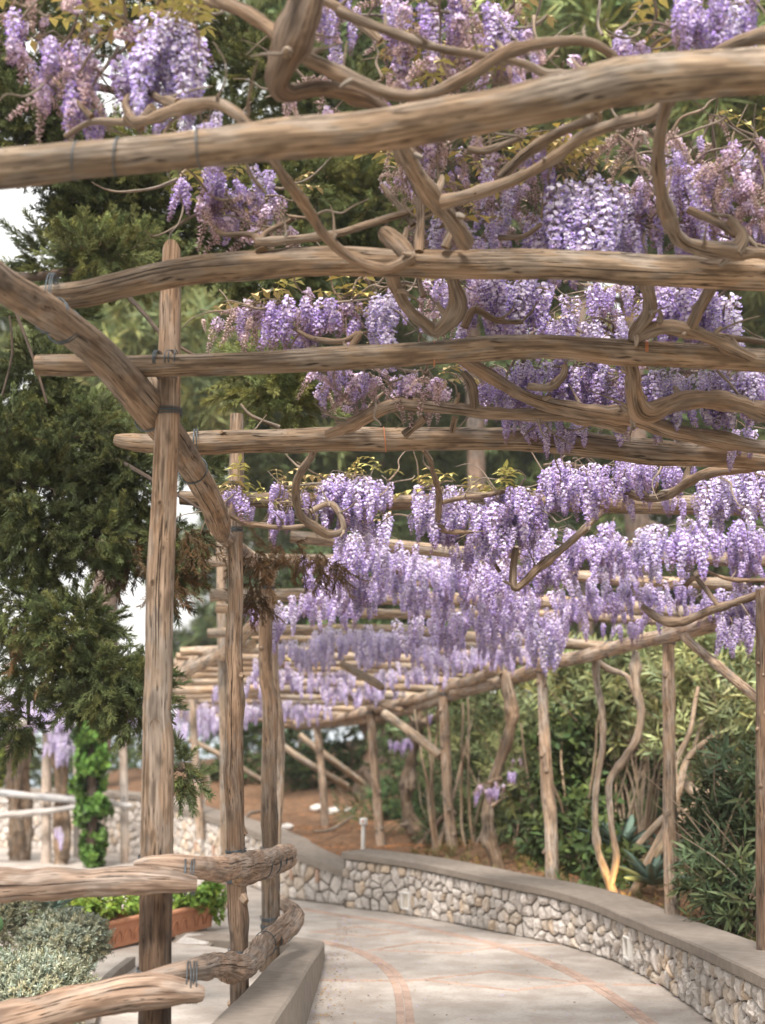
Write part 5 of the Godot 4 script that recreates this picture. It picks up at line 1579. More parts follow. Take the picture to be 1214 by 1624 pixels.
func make_tufts() -> void:
	var dj := Color(0.055, 0.070, 0.031)
	var yj := Color(0.125, 0.140, 0.052)
	tufts["juniper"] = [juniper_mesh(0.20, 62, dj, yj), juniper_mesh(0.17, 54, dj, yj), juniper_mesh(0.22, 66, dj, yj)]
	var db := Color(0.095, 0.062, 0.032)
	tufts["dead"] = [juniper_mesh(0.18, 30, db, Color(0.15, 0.088, 0.04)), juniper_mesh(0.16, 26, db, Color(0.16, 0.09, 0.04))]
	tufts["pine"] = [pine_mesh(0.24, 60, 0.013, Color(0.062, 0.082, 0.042), Color(0.125, 0.145, 0.068)), pine_mesh(0.20, 54, 0.013, Color(0.068, 0.088, 0.044), Color(0.14, 0.155, 0.075))]
	tufts["oleander"] = [shoot_mesh(0.22, 14, 0.165, 0.022, Color(0.080, 0.105, 0.050), Color(0.145, 0.168, 0.085), 0.5, Color(0.12, 0.11, 0.06)), shoot_mesh(0.19, 12, 0.15, 0.021, Color(0.080, 0.105, 0.052), Color(0.15, 0.172, 0.09), 0.7, Color(0.12, 0.11, 0.06))]
	tufts["laurel"] = [shoot_mesh(0.14, 11, 0.07, 0.032, Color(0.040, 0.060, 0.028), Color(0.090, 0.125, 0.048), 0.4, Color(0.08, 0.07, 0.04)), shoot_mesh(0.12, 10, 0.06, 0.028, Color(0.044, 0.064, 0.028), Color(0.095, 0.13, 0.048), 0.5, Color(0.08, 0.07, 0.04))]
	tufts["ivy"] = [shoot_mesh(0.05, 6, 0.075, 0.065, Color(0.05, 0.12, 0.02), Color(0.14, 0.26, 0.05), 0.1, Color(0.1, 0.1, 0.05))]
	tufts["grey"] = [shoot_mesh(0.075, 26, 0.021, 0.0065, Color(0.20, 0.225, 0.165), Color(0.34, 0.36, 0.29), 0.6, Color(0.16, 0.15, 0.1)), shoot_mesh(0.065, 22, 0.020, 0.006, Color(0.19, 0.215, 0.155), Color(0.32, 0.34, 0.27), 0.8, Color(0.16, 0.15, 0.1))]
	tufts["herb"] = [shoot_mesh(0.06, 9, 0.04, 0.030, Color(0.12, 0.20, 0.03), Color(0.27, 0.36, 0.07), 0.3, Color(0.13, 0.17, 0.05))]
	tufts["grass"] = [pine_mesh(0.10, 14, 0.006, Color(0.10, 0.13, 0.04), Color(0.25, 0.22, 0.10))]
	tufts["palm"] = [shoot_mesh(0.02, 14, 0.42, 0.03, Color(0.035, 0.07, 0.025), Color(0.09, 0.15, 0.05), 0.2, Color(0.1, 0.1, 0.05))]

# clumps: [px, py, d, rx px, ry px, count]; every kind of tuft becomes its own part
func crown(root: Node3D, called: String, kind: String, clumps: Array, s0: float, s1: float, tone: Color, mat := "needle", v := 0.35, outward := 1.0, lift := 0.35, deep := 0.8, hollow := 0.25, amount := 1.0) -> void:
	var list: Array = tufts[kind]
	for j in list.size():
		var ts := []
		var cols := []
		for q in clumps:
			var k: float = q[2] / F
			var e := Vector3(q[3] * k, q[4] * k, (q[3] + q[4]) * 0.5 * k * deep)
			var tn := tone * rr(0.85, 1.18)
			fill(ts, cols, P(q[0], q[1], q[2]), e, int(q[5] * amount) / list.size(), s0, s1, tn, v, outward, lift, hollow)
		scatter(list[j], called, M[mat], ts, cols, root)

func limbs(root: Node3D, called: String, list: Array, o := {"sides": 9, "step": 0.12, "knob": 0.2, "furrow": 0.12}, mat := "tree_bark") -> void:
	for a in list:
		log_px(root, called, a, mat, o)

func twiggery(root: Node3D, clumps: Array, count: int, r: float, spread := 1.0, mat := "tree_bark", col := Color.WHITE) -> void:
	# bare twigs through the clumps
	var mb := MB.new()
	for q in clumps:
		var k: float = q[2] / F
		var c := P(q[0], q[1], q[2])
		for i in count:
			var a: Vector3 = c + rdir() * rr(0.0, 0.35) * q[3] * k
			var d := rdir() + Vector3(0, -0.1, 0)
			var b: Vector3 = a + d * rr(0.5, 1.0) * q[3] * k * spread
			var m: Vector3 = (a + b) / 2 + rdir() * 0.12 * q[3] * k
			tube(mb, [a, m, b], [r, r * 0.7, r * 0.3], {"sides": 5, "step": 0.1, "knob": 0.2, "col": col})
	put(mb, "twig", M[mat], root, "stuff")

func build_trees() -> void:
	make_tufts()
	# juniper boughs close by at the left
	var t := thing("juniper_tree", "dark juniper at left, ragged boughs hanging behind the nearest post", "juniper", P(-120, 1500, 8.2))
	limbs(t, "limb", [
		[-200, 1900, 8.6, 40, -160, 1200, 8.5, 34, -110, 800, 8.4, 28, -60, 400, 8.3, 22, 0, 100, 8.3, 14, 60, -80, 8.3, 9],
		[-110, 820, 8.4, 16, 20, 880, 7.9, 9, 80, 915, 7.6, 7, 130, 985, 7.4, 5.5, 210, 1092, 7.2, 3],
		[-90, 640, 8.4, 14, 0, 660, 8.0, 8, 110, 690, 7.6, 5, 240, 760, 7.4, 3, 330, 815, 7.3, 2],
		[-60, 430, 8.3, 12, 40, 440, 8.2, 8, 150, 430, 8.0, 6, 215, 482, 7.8, 4.5, 262, 535, 7.7, 3.5, 330, 575, 7.6, 2],
		[-30, 260, 8.3, 12, 80, 280, 8.6, 8, 180, 330, 8.7, 6, 330, 380, 8.8, 4, 430, 440, 8.8, 2.5],
		[0, 100, 8.3, 10, 120, 130, 8.8, 7, 260, 160, 9.2, 5, 400, 190, 9.6, 4, 560, 260, 9.8, 2],
		[-130, 980, 8.5, 12, -20, 1000, 8.0, 7, 40, 1060, 7.8, 4, 45, 1150, 7.7, 2],
		[20, 480, 7.6, 3, 50, 560, 7.4, 2.5, 75, 640, 7.3, 2], [0, 640, 7.4, 2, 20, 560, 7.4, 2, 15, 500, 7.4, 1.5]])
	var near := [
		[60, 600, 7.6, 60, 45, 190], [20, 700, 7.4, 60, 60, 260], [120, 690, 7.6, 80, 55, 280], [60, 780, 7.4, 90, 70, 420], [170, 770, 7.6, 60, 60, 230], [215, 760, 7.7, 40, 60, 170],
		[50, 850, 7.4, 90, 50, 320], [150, 850, 7.4, 60, 40, 170], [25, 960, 7.5, 55, 60, 190], [110, 1000, 7.3, 60, 50, 190], [50, 1060, 7.6, 35, 50, 130], [35, 1130, 7.7, 20, 45, 100],
		[170, 1075, 7.2, 50, 30, 130], [215, 1110, 7.2, 40, 40, 150], [130, 1100, 7.3, 35, 22, 70], [284, 1175, 7.0, 14, 30, 55], [288, 1222, 7.0, 12, 26, 45], [310, 740, 7.6, 35, 50, 150], [215, 880, 7.6, 35, 40, 90], [270, 880, 7.6, 30, 60, 120]]
	var high := [
		[40, 90, 8.4, 80, 90, 380], [60, 210, 8.3, 95, 60, 360], [165, 330, 8.6, 90, 65, 360], [250, 330, 8.8, 90, 80, 400], [190, 420, 8.2, 90, 40, 240], [85, 410, 8.3, 50, 30, 100], [130, 250, 8.6, 90, 50, 260],
		[340, 240, 9.2, 90, 80, 340], [400, 120, 9.4, 110, 90, 420], [330, 380, 8.9, 90, 60, 280], [430, 430, 8.8, 90, 50, 270], [520, 320, 9.6, 110, 80, 420], [540, 180, 9.8, 110, 80, 380], [590, 420, 9.6, 60, 45, 180], [200, 20, 9.0, 150, 60, 380], [90, 505, 8.0, 40, 24, 60]]
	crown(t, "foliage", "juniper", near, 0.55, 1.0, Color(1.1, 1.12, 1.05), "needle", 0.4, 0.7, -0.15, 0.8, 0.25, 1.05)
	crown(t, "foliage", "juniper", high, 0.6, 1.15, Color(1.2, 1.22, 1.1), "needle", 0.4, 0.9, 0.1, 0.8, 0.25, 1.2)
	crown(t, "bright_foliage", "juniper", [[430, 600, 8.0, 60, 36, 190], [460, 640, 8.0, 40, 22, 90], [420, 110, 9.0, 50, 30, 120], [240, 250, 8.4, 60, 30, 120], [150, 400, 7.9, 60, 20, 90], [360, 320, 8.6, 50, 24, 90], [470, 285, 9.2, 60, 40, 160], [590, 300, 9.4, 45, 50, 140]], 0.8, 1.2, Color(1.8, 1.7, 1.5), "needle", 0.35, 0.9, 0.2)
	crown(t, "dead_foliage", "dead", [[300, 860, 7.5, 36, 46, 50], [270, 920, 7.4, 22, 36, 24], [190, 870, 7.5, 40, 40, 40], [130, 1030, 7.3, 40, 40, 40], [30, 1000, 7.5, 40, 40, 40], [370, 50, 9.4, 55, 25, 110], [460, 880, 7.8, 60, 24, 50], [400, 890, 7.7, 28, 34, 36], [520, 900, 7.9, 35, 20, 24], [405, 930, 7.8, 12, 34, 26]], 0.7, 1.2, Color(1, 1, 1), "needle", 0.35, 0.4, -0.8)
	twiggery(t, near, 7, 0.006)
	twiggery(t, high, 4, 0.008)

	# pines behind
	var pines := [
		["tall pine whose pale green crown shows between the first post and the fourth rafter", [[150, 1200, 27, 26, 170, 900, 27, 22, 190, 620, 27, 18, 200, 420, 27, 12]],
			[[150, 560, 26, 100, 60, 420], [260, 520, 26, 90, 60, 400], [340, 600, 26, 80, 60, 340], [190, 650, 27, 100, 50, 380], [330, 500, 27, 60, 40, 220], [230, 430, 28, 90, 45, 320], [120, 640, 26, 60, 50, 220], [280, 700, 27, 80, 40, 260]], Color(2.4, 2.25, 2.1)],
		["dark pine with a straight trunk in the middle distance left of centre", [[612, 1150, 30, 20, 612, 900, 30, 18, 608, 760, 30, 17, 600, 600, 30, 15, 590, 420, 30, 11]],
			[[470, 700, 29, 110, 60, 420], [600, 640, 29, 110, 60, 420], [560, 540, 28, 100, 55, 380], [450, 570, 28, 90, 45, 300], [690, 620, 30, 100, 60, 360], [520, 780, 30, 130, 45, 380], [660, 740, 30, 90, 40, 240], [580, 460, 27, 110, 45, 320], [640, 850, 30, 120, 40, 300]], Color(1.15, 1.2, 1.1)],
		["pine with a pinkish trunk rising behind the copper wired rafter", [[1010, 1100, 26, 22, 1012, 860, 26, 20, 1005, 640, 26, 18, 998, 480, 26, 16, 990, 330, 26, 12, 985, 200, 26, 8]],
			[[1000, 260, 25, 110, 60, 420], [930, 320, 26, 90, 45, 280], [1100, 330, 26, 110, 55, 400], [1180, 420, 25, 90, 60, 360], [1060, 420, 26, 80, 40, 240], [830, 430, 27, 90, 40, 240], [1190, 520, 26, 70, 50, 240], [1130, 230, 25, 120, 70, 420]], Color(1.6, 1.6, 1.4)],
		["broad pine filling the upper right corner, soft yellow green", [[1300, 1000, 20, 30, 1290, 500, 20, 24, 1270, 100, 20, 16]],
			[[1010, 40, 19, 150, 80, 620], [1150, 170, 19, 110, 80, 480], [900, 20, 20, 120, 70, 420], [1090, 110, 19, 110, 60, 380], [1180, 300, 20, 90, 60, 340], [1200, 60, 18, 90, 80, 340], [820, 90, 20, 80, 60, 220], [960, 150, 20, 90, 60, 300]], Color(2.0, 1.95, 1.6)],
		["pine behind the top centre, deep green crown over the forked stem", [[760, 1000, 24, 16, 755, 700, 24, 14, 745, 400, 24, 12, 740, 120, 24, 8]],
			[[700, 60, 22, 130, 80, 460], [600, 60, 21, 120, 80, 420], [760, 190, 23, 120, 70, 420], [640, 220, 22, 110, 70, 400], [850, 260, 23, 110, 60, 360], [700, 340, 24, 110, 60, 360], [790, 450, 24, 100, 50, 300], [880, 150, 23, 80, 60, 260], [560, 340, 23, 80, 70, 260], [480, 60, 21, 100, 80, 300]], Color(1.3, 1.4, 1.2)],
		["pine standing far back at right centre, its crown behind the third rafter", [[930, 1050, 34, 12, 928, 800, 34, 12, 922, 560, 34, 10, 920, 380, 34, 7]],
			[[860, 620, 33, 110, 50, 340], [960, 680, 33, 120, 50, 360], [1080, 620, 33, 120, 60, 380], [1180, 680, 33, 90, 60, 280], [780, 700, 34, 100, 50, 280], [880, 770, 34, 130, 50, 340], [1040, 760, 34, 130, 50, 340], [1170, 800, 33, 100, 60, 280], [760, 560, 34, 80, 40, 200], [1150, 880, 33, 120, 50, 280], [960, 860, 34, 120, 40, 260]], Color(1.2, 1.3, 1.1)],
		["pine at far left beyond the juniper, seen through its gaps", [[-40, 1150, 30, 20, -30, 800, 30, 16, -20, 500, 30, 10]],
			[[-20, 560, 30, 90, 40, 200], [40, 700, 31, 80, 40, 160], [-20, 820, 30, 70, 50, 150], [20, 480, 30, 60, 30, 120]], Color(1.8, 1.8, 1.6)],
		["wide dark pine at the back of the bend, behind the far low rafters", [[420, 1160, 44, 14, 425, 900, 44, 12, 430, 700, 44, 9]],
			[[330, 900, 43, 90, 60, 260], [430, 820, 43, 120, 70, 360], [540, 900, 43, 120, 60, 360], [420, 980, 43, 120, 50, 320], [560, 1000, 43, 110, 50, 300], [330, 1040, 44, 80, 40, 200], [470, 1060, 43, 140, 40, 320], [620, 820, 44, 120, 60, 320]], Color(1.2, 1.25, 1.1)],
		["wide pine low behind the middle of the wisteria curtain", [[760, 1130, 42, 14, 760, 900, 42, 12, 765, 720, 42, 9]],
			[[680, 940, 41, 110, 60, 360], [800, 900, 41, 120, 60, 380], [760, 1000, 40, 130, 50, 380], [880, 960, 40, 120, 60, 360], [650, 1040, 41, 120, 50, 320], [820, 800, 42, 130, 60, 380], [720, 780, 42, 110, 50, 300]], Color(1.5, 1.5, 1.2)],
		["wide olive green pine behind the right eave of the pergola", [[1120, 1100, 40, 14, 1120, 850, 40, 12, 1115, 640, 40, 9]],
			[[1000, 950, 38, 110, 60, 360], [1110, 900, 38, 120, 70, 400], [1200, 960, 38, 100, 70, 320], [1040, 1020, 37, 130, 40, 340], [1180, 780, 39, 110, 60, 320], [1060, 720, 39, 120, 60, 320], [940, 560, 40, 100, 60, 260], [1100, 540, 40, 110, 60, 300], [1190, 600, 40, 90, 60, 240]], Color(1.6, 1.6, 1.25)],
		["great dark pine behind everything at upper centre, closing the sky", [[660, 1130, 50, 14, 655, 700, 50, 13, 650, 300, 50, 10]],
			[[420, 340, 46, 160, 90, 520], [620, 300, 47, 170, 100, 600], [820, 340, 48, 160, 90, 520], [500, 520, 47, 150, 80, 460], [680, 500, 48, 150, 80, 460], [850, 480, 48, 110, 60, 260], [720, 640, 48, 160, 70, 420], [560, 660, 48, 150, 70, 420], [420, 700, 48, 120, 70, 320], [740, 120, 47, 170, 100, 560], [540, 100, 47, 170, 100, 560], [960, 140, 48, 160, 110, 520], [1000, 360, 48, 140, 80, 380]], Color(1.3, 1.4, 1.15)]]
	for q in pines:
		var tr := thing("pine_tree", q[0], "pine tree", P(q[1][0][0], q[1][0][1], q[1][0][2]), "pines behind the pergola")
		limbs(tr, "trunk", [q[1]] if not q[1][0] is Array else q[1], {"sides": 10, "step": 0.25, "knob": 0.15, "furrow": 0.12}, "pine_bark")
		var br := []
		for c in q[2]:
			# a bough from the trunk's nearest point to each clump
			var best: Array = q[1][0]
			var bi := 0
			for i in range(0, best.size(), 4):
				if absf(best[i + 1] - (c[1] + 40)) < absf(best[bi + 1] - (c[1] + 40)):
					bi = i
			br.append([best[bi], best[bi + 1], best[bi + 2], best[bi + 3] * 0.45, lerpf(best[bi], c[0], 0.5), lerpf(best[bi + 1], c[1], 0.4), (best[bi + 2] + c[2]) / 2, best[bi + 3] * 0.32, c[0], c[1], c[2], 2.0])
		limbs(tr, "limb", br, {"sides": 7, "step": 0.2, "knob": 0.2}, "pine_bark")
		crown(tr, "foliage", "pine", q[2], 1.6, 2.7, q[3] * 1.25, "needle", 0.4, 0.8, 0.5, 0.8, 0.1)
		twiggery(tr, q[2], 3, 0.012)
	# the leaning trunk at the bend
	t = thing("old_tree", "old leaning tree with thick furrowed dark trunk beside the pale rocks", "tree", P(590, 1320, 24))
	limbs(t, "trunk", [[578, 1325, 24, 30, 588, 1250, 24, 25, 602, 1190, 24, 24, 596, 1140, 24, 26, 566, 1090, 23.5, 22, 530, 1040, 23, 18, 500, 960, 23, 14], [604, 1320, 24, 20, 608, 1230, 24, 22, 600, 1170, 24, 24], [640, 1300, 25, 18, 636, 1200, 25, 17, 620, 1100, 25, 15, 612, 1000, 25, 10]], {"sides": 14, "step": 0.1, "knob": 0.2, "furrow": 0.3, "col": Color(1.3, 1.2, 1.1)})
	crown(t, "foliage", "laurel", [[480, 1000, 23, 120, 50, 300], [600, 1010, 24, 120, 50, 300], [560, 930, 24, 130, 50, 320], [680, 1060, 24, 80, 40, 160]], 1.8, 3.0, Color(0.9, 0.95, 0.9), "tough_leaf")

func stem_bush(root: Node3D, base: Array, tips: Array, r: float, col := Color(1.1, 1.05, 1.0)) -> void:
	for q in tips:
		var a := P(base[0] + rr(-14, 14), base[1], base[2] + rr(-0.15, 0.15))
		var b := P(q[0], q[1], q[2])
		var m := a.lerp(b, 0.45) + Vector3(rr(-0.2, 0.2), rr(-0.05, 0.2), rr(-0.2, 0.2))
		var mb := MB.new()
		tube(mb, [a, m, b], [r, r * 0.75, r * 0.35], {"sides": 8, "step": 0.08, "knob": 0.2, "wob": 0.04, "col": col})
		for k in 3:
			var s := m.lerp(b, rr(0, 0.9))
			var e := s + Vector3(rr(-0.5, 0.5), rr(0.2, 0.7), rr(-0.3, 0.3))
			tube(mb, [s, (s + e) / 2 + rdir() * 0.06, e], [r * 0.5, r * 0.35, r * 0.15], {"sides": 6, "step": 0.1, "knob": 0.2, "col": col})
		put(mb, "stem", M.vine_bark, root)

func build_shrubs() -> void:
	# two trees added out of view behind the viewer: they keep the low light off the pergola's underside
	for q in [["added broad evergreen tree, unseen behind the viewpoint on the terrace side, blocking low light", -7.0, 5.0], ["added broad evergreen tree, unseen behind the viewpoint on the bank side, blocking low light", 6.5, 3.0]]:
		var bt := thing("added_evergreen_tree", q[0], "tree", Vector3(q[1], 0, q[2]), "added trees behind the viewpoint")
		var mb0 := MB.new()
		tube(mb0, [Vector3(q[1], -0.3, q[2]), Vector3(q[1] + 0.2, 2.0, q[2]), Vector3(q[1], 4.5, q[2] - 0.3)], [0.22, 0.18, 0.08], {"sides": 10, "step": 0.2})
		put(mb0, "trunk", M.tree_bark, bt)
		var ts0 := []
		var cs0 := []
		for k in 9:
			fill(ts0, cs0, Vector3(q[1] + rr(-2.2, 2.2), rr(1.2, 5.0), q[2] + rr(-2.2, 2.2)), Vector3(1.5, 1.1, 1.5), 260, 2.0, 3.2, Color(0.9, 0.95, 0.9), 0.35)
		scatter(tufts["laurel"][0], "foliage", M.tough_leaf, ts0, cs0, bt)

	var ole := "oleanders behind the right wall"
	var bush := [
		["silvery green oleander filling the gap between the two nearest right posts, with added growth out of view at right", [1120, 1420, 11.5], [[1140, 1070, 12, 110, 60, 420], [1190, 1150, 11.5, 60, 80, 260], [1110, 1160, 12, 70, 60, 240], [1180, 1040, 12.3, 70, 50, 230], [1290, 1100, 11, 110, 110, 420], [1420, 1150, 9.5, 130, 130, 420]], Color(2.6, 2.4, 2.3)],  # last two clumps added past the right edge to block low side light
		["tall pale oleander behind the forked wisteria stem", [1000, 1420, 12.5], [[1000, 1090, 13, 90, 60, 320], [930, 1090, 13.2, 70, 50, 260], [1050, 1060, 13, 60, 50, 200], [960, 1160, 13.2, 70, 50, 200], [880, 1070, 13.6, 60, 40, 170], [1080, 1120, 13.4, 60, 60, 180]], Color(2.3, 2.1, 1.9)],
		["darker oleander between the second and third right posts", [830, 1400, 14], [[830, 1120, 15, 80, 60, 260], [900, 1180, 14.5, 60, 60, 200], [840, 1230, 14.5, 70, 70, 240], [770, 1150, 15.5, 80, 60, 240], [910, 1290, 13.5, 50, 60, 160]], Color(1.6, 1.55, 1.4)],
		["shadowy oleander behind the bent wisteria trunk", [740, 1390, 15.5], [[750, 1220, 16.5, 70, 70, 260], [740, 1310, 15.5, 60, 50, 200], [820, 1330, 14.5, 60, 50, 180], [690, 1200, 17, 60, 70, 220], [800, 1280, 15.5, 50, 50, 160]], Color(1.2, 1.25, 1.15)],
		["leafy young oleander overhanging the coping at the right edge", [1185, 1500, 9.0], [[1165, 1330, 9.4, 46, 60, 110], [1185, 1260, 9.4, 40, 70, 100], [1148, 1400, 9.2, 38, 50, 90], [1178, 1440, 9.0, 36, 42, 90], [1200, 1360, 9.2, 30, 70, 90]], Color(0.8, 0.9, 0.85)]]
	for q in bush:
		var b := thing("oleander_bush", q[0], "oleander", P(q[1][0], q[1][1], q[1][2]), ole)
		crown(b, "foliage", "oleander", q[2], 0.75, 1.2, q[3], "tough_leaf", 0.35, 0.9, 0.5, 0.9, 0.1)
		var tips := []
		for c in q[2]:
			for k in 4:
				tips.append([c[0] + rr(-0.6, 0.6) * c[3], c[1] + rr(-0.4, 0.5) * c[4], c[2] + rr(-0.3, 0.3)])
		stem_bush(b, q[1], tips, 0.013, Color(1.3, 1.22, 1.12))
	# bare tan branches fanning up at the right
	var f := thing("bare_shrub", "tangle of bare tan branches fanning up behind the second right post", "shrub", P(1000, 1430, 10.8))
	limbs(f, "branch", [
		[985, 1450, 11.0, 8, 1020, 1390, 11.0, 7, 1050, 1330, 11.0, 6.5, 1075, 1260, 11.0, 6, 1090, 1200, 11.2, 5, 1140, 1160, 11.3, 3.5, 1190, 1110, 11.4, 2],
		[1020, 1385, 11.0, 8, 1075, 1305, 11.0, 6.5, 1130, 1250, 11.1, 5, 1165, 1200, 11.3, 3], [1075, 1260, 11.0, 6, 1070, 1210, 11.1, 5, 1095, 1160, 11.2, 4, 1110, 1090, 11.4, 3],
		[990, 1370, 11.6, 6, 1030, 1320, 11.6, 6, 1060, 1290, 11.6, 5, 1085, 1285, 11.6, 4], [1085, 1240, 11.4, 8, 1120, 1270, 11.2, 9, 1150, 1290, 11.0, 8, 1170, 1300, 10.9, 7],
		[1120, 1200, 11.4, 3, 1170, 1150, 11.4, 3, 1200, 1090, 11.5, 2], [1130, 1190, 11.5, 3, 1165, 1120, 11.6, 2.5, 1180, 1060, 11.7, 2], [1100, 1200, 11.5, 3, 1120, 1130, 11.6, 3, 1130, 1070, 11.7, 2],
		[890, 1190, 13.5, 4, 905, 1240, 13.4, 5, 920, 1270, 13.3, 5, 915, 1330, 13.2, 5], [880, 1240, 13, 4, 900, 1300, 13, 4, 940, 1400, 12.6, 5], [1080, 1380, 11.0, 3, 1100, 1420, 10.9, 3, 1130, 1440, 10.7, 3]], {"sides": 9, "step": 0.06, "knob": 0.2, "wob": 0.03, "col": Color(1.15, 1.08, 1.0)}, "vine_bark")
	var f2 := thing("bare_shrub", "fan of thin tan twigs between the bent trunk and the third right post", "shrub", P(690, 1360, 14.5))
	var fan := []
	for q in [[690, 1365, 14.6], [745, 1380, 14.2], [850, 1395, 12.9], [905, 1400, 12.4]]:
		for k in 4:
			var dx := rr(-55, 70)
			fan.append([q[0] + rr(-6, 6), q[1], q[2], 3.2, q[0] + dx * 0.35 + rr(-8, 8), q[1] - rr(70, 110), q[2] + 0.1, 2.6, q[0] + dx, q[1] - rr(190, 300), q[2] + rr(-0.2, 0.5), 1.3])
	limbs(f2, "branch", fan, {"sides": 7, "step": 0.08, "knob": 0.2, "wob": 0.05, "lumps": 1.0, "col": Color(1.25, 1.15, 1.05)}, "vine_bark")
	# dark hedge that closes the back of the bank
	var hedge := [
		["dark evergreen hedge closing the back of the bank behind the third right post", [[720, 1200, 19, 90, 90, 330], [850, 1200, 18, 100, 100, 360], [780, 1290, 18, 110, 60, 300], [900, 1310, 16, 70, 60, 220], [700, 1120, 20, 90, 60, 240]], Color(0.8, 0.9, 0.8), [780, 1390, 18]],
		["dense dark evergreen shrub mass behind the bare tan branches", [[1000, 1200, 16, 100, 100, 380], [1120, 1220, 15.5, 110, 110, 420], [1050, 1310, 15, 100, 70, 280], [1210, 1210, 15.5, 80, 120, 280], [1040, 1110, 16.5, 120, 60, 260], [920, 1220, 16.4, 60, 90, 220]], Color(0.85, 0.95, 0.8), [1080, 1400, 15.5]],
		["shaded broadleaf thicket beyond the bend, left of the leaning trunk", [[430, 1200, 27, 70, 60, 340], [500, 1205, 26, 80, 60, 380], [545, 1230, 26, 60, 50, 240], [340, 1190, 28, 60, 50, 240], [400, 1140, 28, 70, 40, 240], [660, 1200, 22, 70, 80, 260], [460, 1120, 28, 90, 40, 280], [650, 1290, 20, 60, 40, 180], [590, 1110, 27, 80, 50, 240]], Color(0.75, 0.85, 0.75), [480, 1270, 26]],
		["bright leafy shrub beside the ivy covered trunk on the right bank", [[910, 1180, 13, 40, 40, 110], [925, 1230, 13, 45, 40, 130], [905, 1290, 12.8, 45, 50, 150], [925, 1360, 12.4, 60, 50, 200], [970, 1400, 11.6, 40, 35, 110], [880, 1360, 13, 40, 50, 130], [1020, 1180, 13.5, 40, 50, 110]], Color(1.0, 1.05, 0.9), [920, 1400, 12.8]]]
	for h in hedge:
		var o := thing("evergreen_shrub", h[0], "shrub", P(h[3][0], h[3][1], h[3][2]), "evergreen shrubs on the bank")
		crown(o, "foliage", "laurel", h[1], 1.2, 2.0, h[2], "tough_leaf", 0.4, 0.9, 0.3, 0.8, 0.1)
		var tips := []
		for c in h[1]:
			tips.append([c[0], c[1], c[2]])
		stem_bush(o, h[3], tips, 0.03, Color(0.5, 0.45, 0.4))
	# low fan palms
	for q in [["fan palm in the shade left of the twisted trunk", 690, 1290, 17.5, 60], ["fan palm behind the wall near the white garden light", 600, 1260, 20, 36], ["fan palm under the leaning tree's right side", 650, 1240, 21, 50]]:
		var o := thing("fan_palm", q[0], "palm", P(q[1], q[2] + 60, q[3]), "fan palms on the bank")
		for k in 16:
			var d := Vector3(rr(-1, 1), rr(0.2, 1.2), rr(-1, 1)).normalized()
			var b := o.position + Vector3(0, 0.1, 0)
			var e := b + d * rr(0.35, 0.7)
			var mb := MB.new()
			rod(mb, b, e, 0.012, 0.008, Color(0.08, 0.12, 0.04), 5)
			var st := put(mb, "leaf_stalk", M.tough_leaf, o)
			inst(tufts["palm"][0], "fan_leaf", M.tough_leaf, Transform3D(basis_along(d, rr(0, TAU)) * Basis.from_scale(Vector3(1, 1, 0.6)), e), o)
	# agaves
	for q in [["dark agave on the bank behind the forked stem", 790 + 200, 1350, 12, 0.42], ["agave with grey blades at the foot of the second right post", 1035, 1400, 10.8, 0.36], ["blue green agave on the terrace bed behind the clipped grey shrub", 85, 1445, 9.4, 0.2], ["agave rosette beside the bare branches at right", 1075, 1370, 11.5, 0.34]]:
		var o := thing("agave", q[0], "agave", P(q[1], q[2], q[3]), "agaves")
		for k in 13:
			var a := k * 2.4
			var rise := 0.25 + 0.09 * k
			var d := Vector3(cos(a), rise, sin(a)).normalized()
			var mb := MB.new()
			var L: float = q[4] * rr(0.8, 1.1)
			var side := d.cross(Vector3.UP).normalized()
			var up := side.cross(d)
			var col := Color(0.13, 0.19, 0.15) * rr(0.85, 1.2)
			var base := mb.v.size()
			for s in 6:
				var tt := s / 5.0
				var w := L * 0.13 * (0.75 + 0.9 * tt) * pow(1.0 - tt, 0.55) + 0.001
				var c := o.position + d * L * tt - up * L * 0.12 * tt * tt
				mb.vert(c - side * w + up * w * 0.45, col); mb.vert(c - up * w * 0.15, col * 0.9); mb.vert(c + side * w + up * w * 0.45, col); mb.vert(c - up * (w * 0.55 + 0.004), col)
			for s in 5:
				for e in 4:
					var i := base + s * 4 + e
					var j := base + s * 4 + (e + 1) % 4
					mb.quad(i, i + 4, j + 4, j)
			put(mb, "agave_leaf", M.tough_leaf, o)

	# terrace bed at the left
	for q in [["clipped grey green dome shrub, upper one of two by the kerb of the bed", [102, 1496, 8.4, 52, 32]], ["clipped grey green dome shrub, lower one of two, in front", [52, 1578, 6.9, 74, 44]]]:
		var c: Array = q[1]
		var o := thing("dome_shrub", q[0], "shrub", P(c[0], c[1] + c[4], c[2]), "clipped grey shrubs")
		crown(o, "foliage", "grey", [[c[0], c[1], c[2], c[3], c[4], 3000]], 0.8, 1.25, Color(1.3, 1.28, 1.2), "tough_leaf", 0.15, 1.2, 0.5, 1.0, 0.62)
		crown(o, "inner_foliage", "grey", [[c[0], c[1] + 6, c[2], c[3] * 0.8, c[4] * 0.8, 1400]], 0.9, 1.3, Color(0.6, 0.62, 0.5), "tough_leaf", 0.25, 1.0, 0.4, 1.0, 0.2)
		twiggery(o, [[c[0], c[1], c[2], c[3] * 0.9, c[4], 0]], 60, 0.003, 0.9)
	var o2 := thing("wispy_shrub", "thin brownish grey shrub behind the dome shrubs at the left edge", "shrub", P(15, 1490, 9))
	crown(o2, "foliage", "grey", [[15, 1445, 9.2, 55, 36, 800], [-20, 1470, 9.0, 50, 40, 500]], 0.8, 1.3, Color(0.75, 0.72, 0.6), "tough_leaf", 0.3, 1.0, 0.5)
	twiggery(o2, [[15, 1450, 9.2, 60, 40, 0]], 90, 0.003)
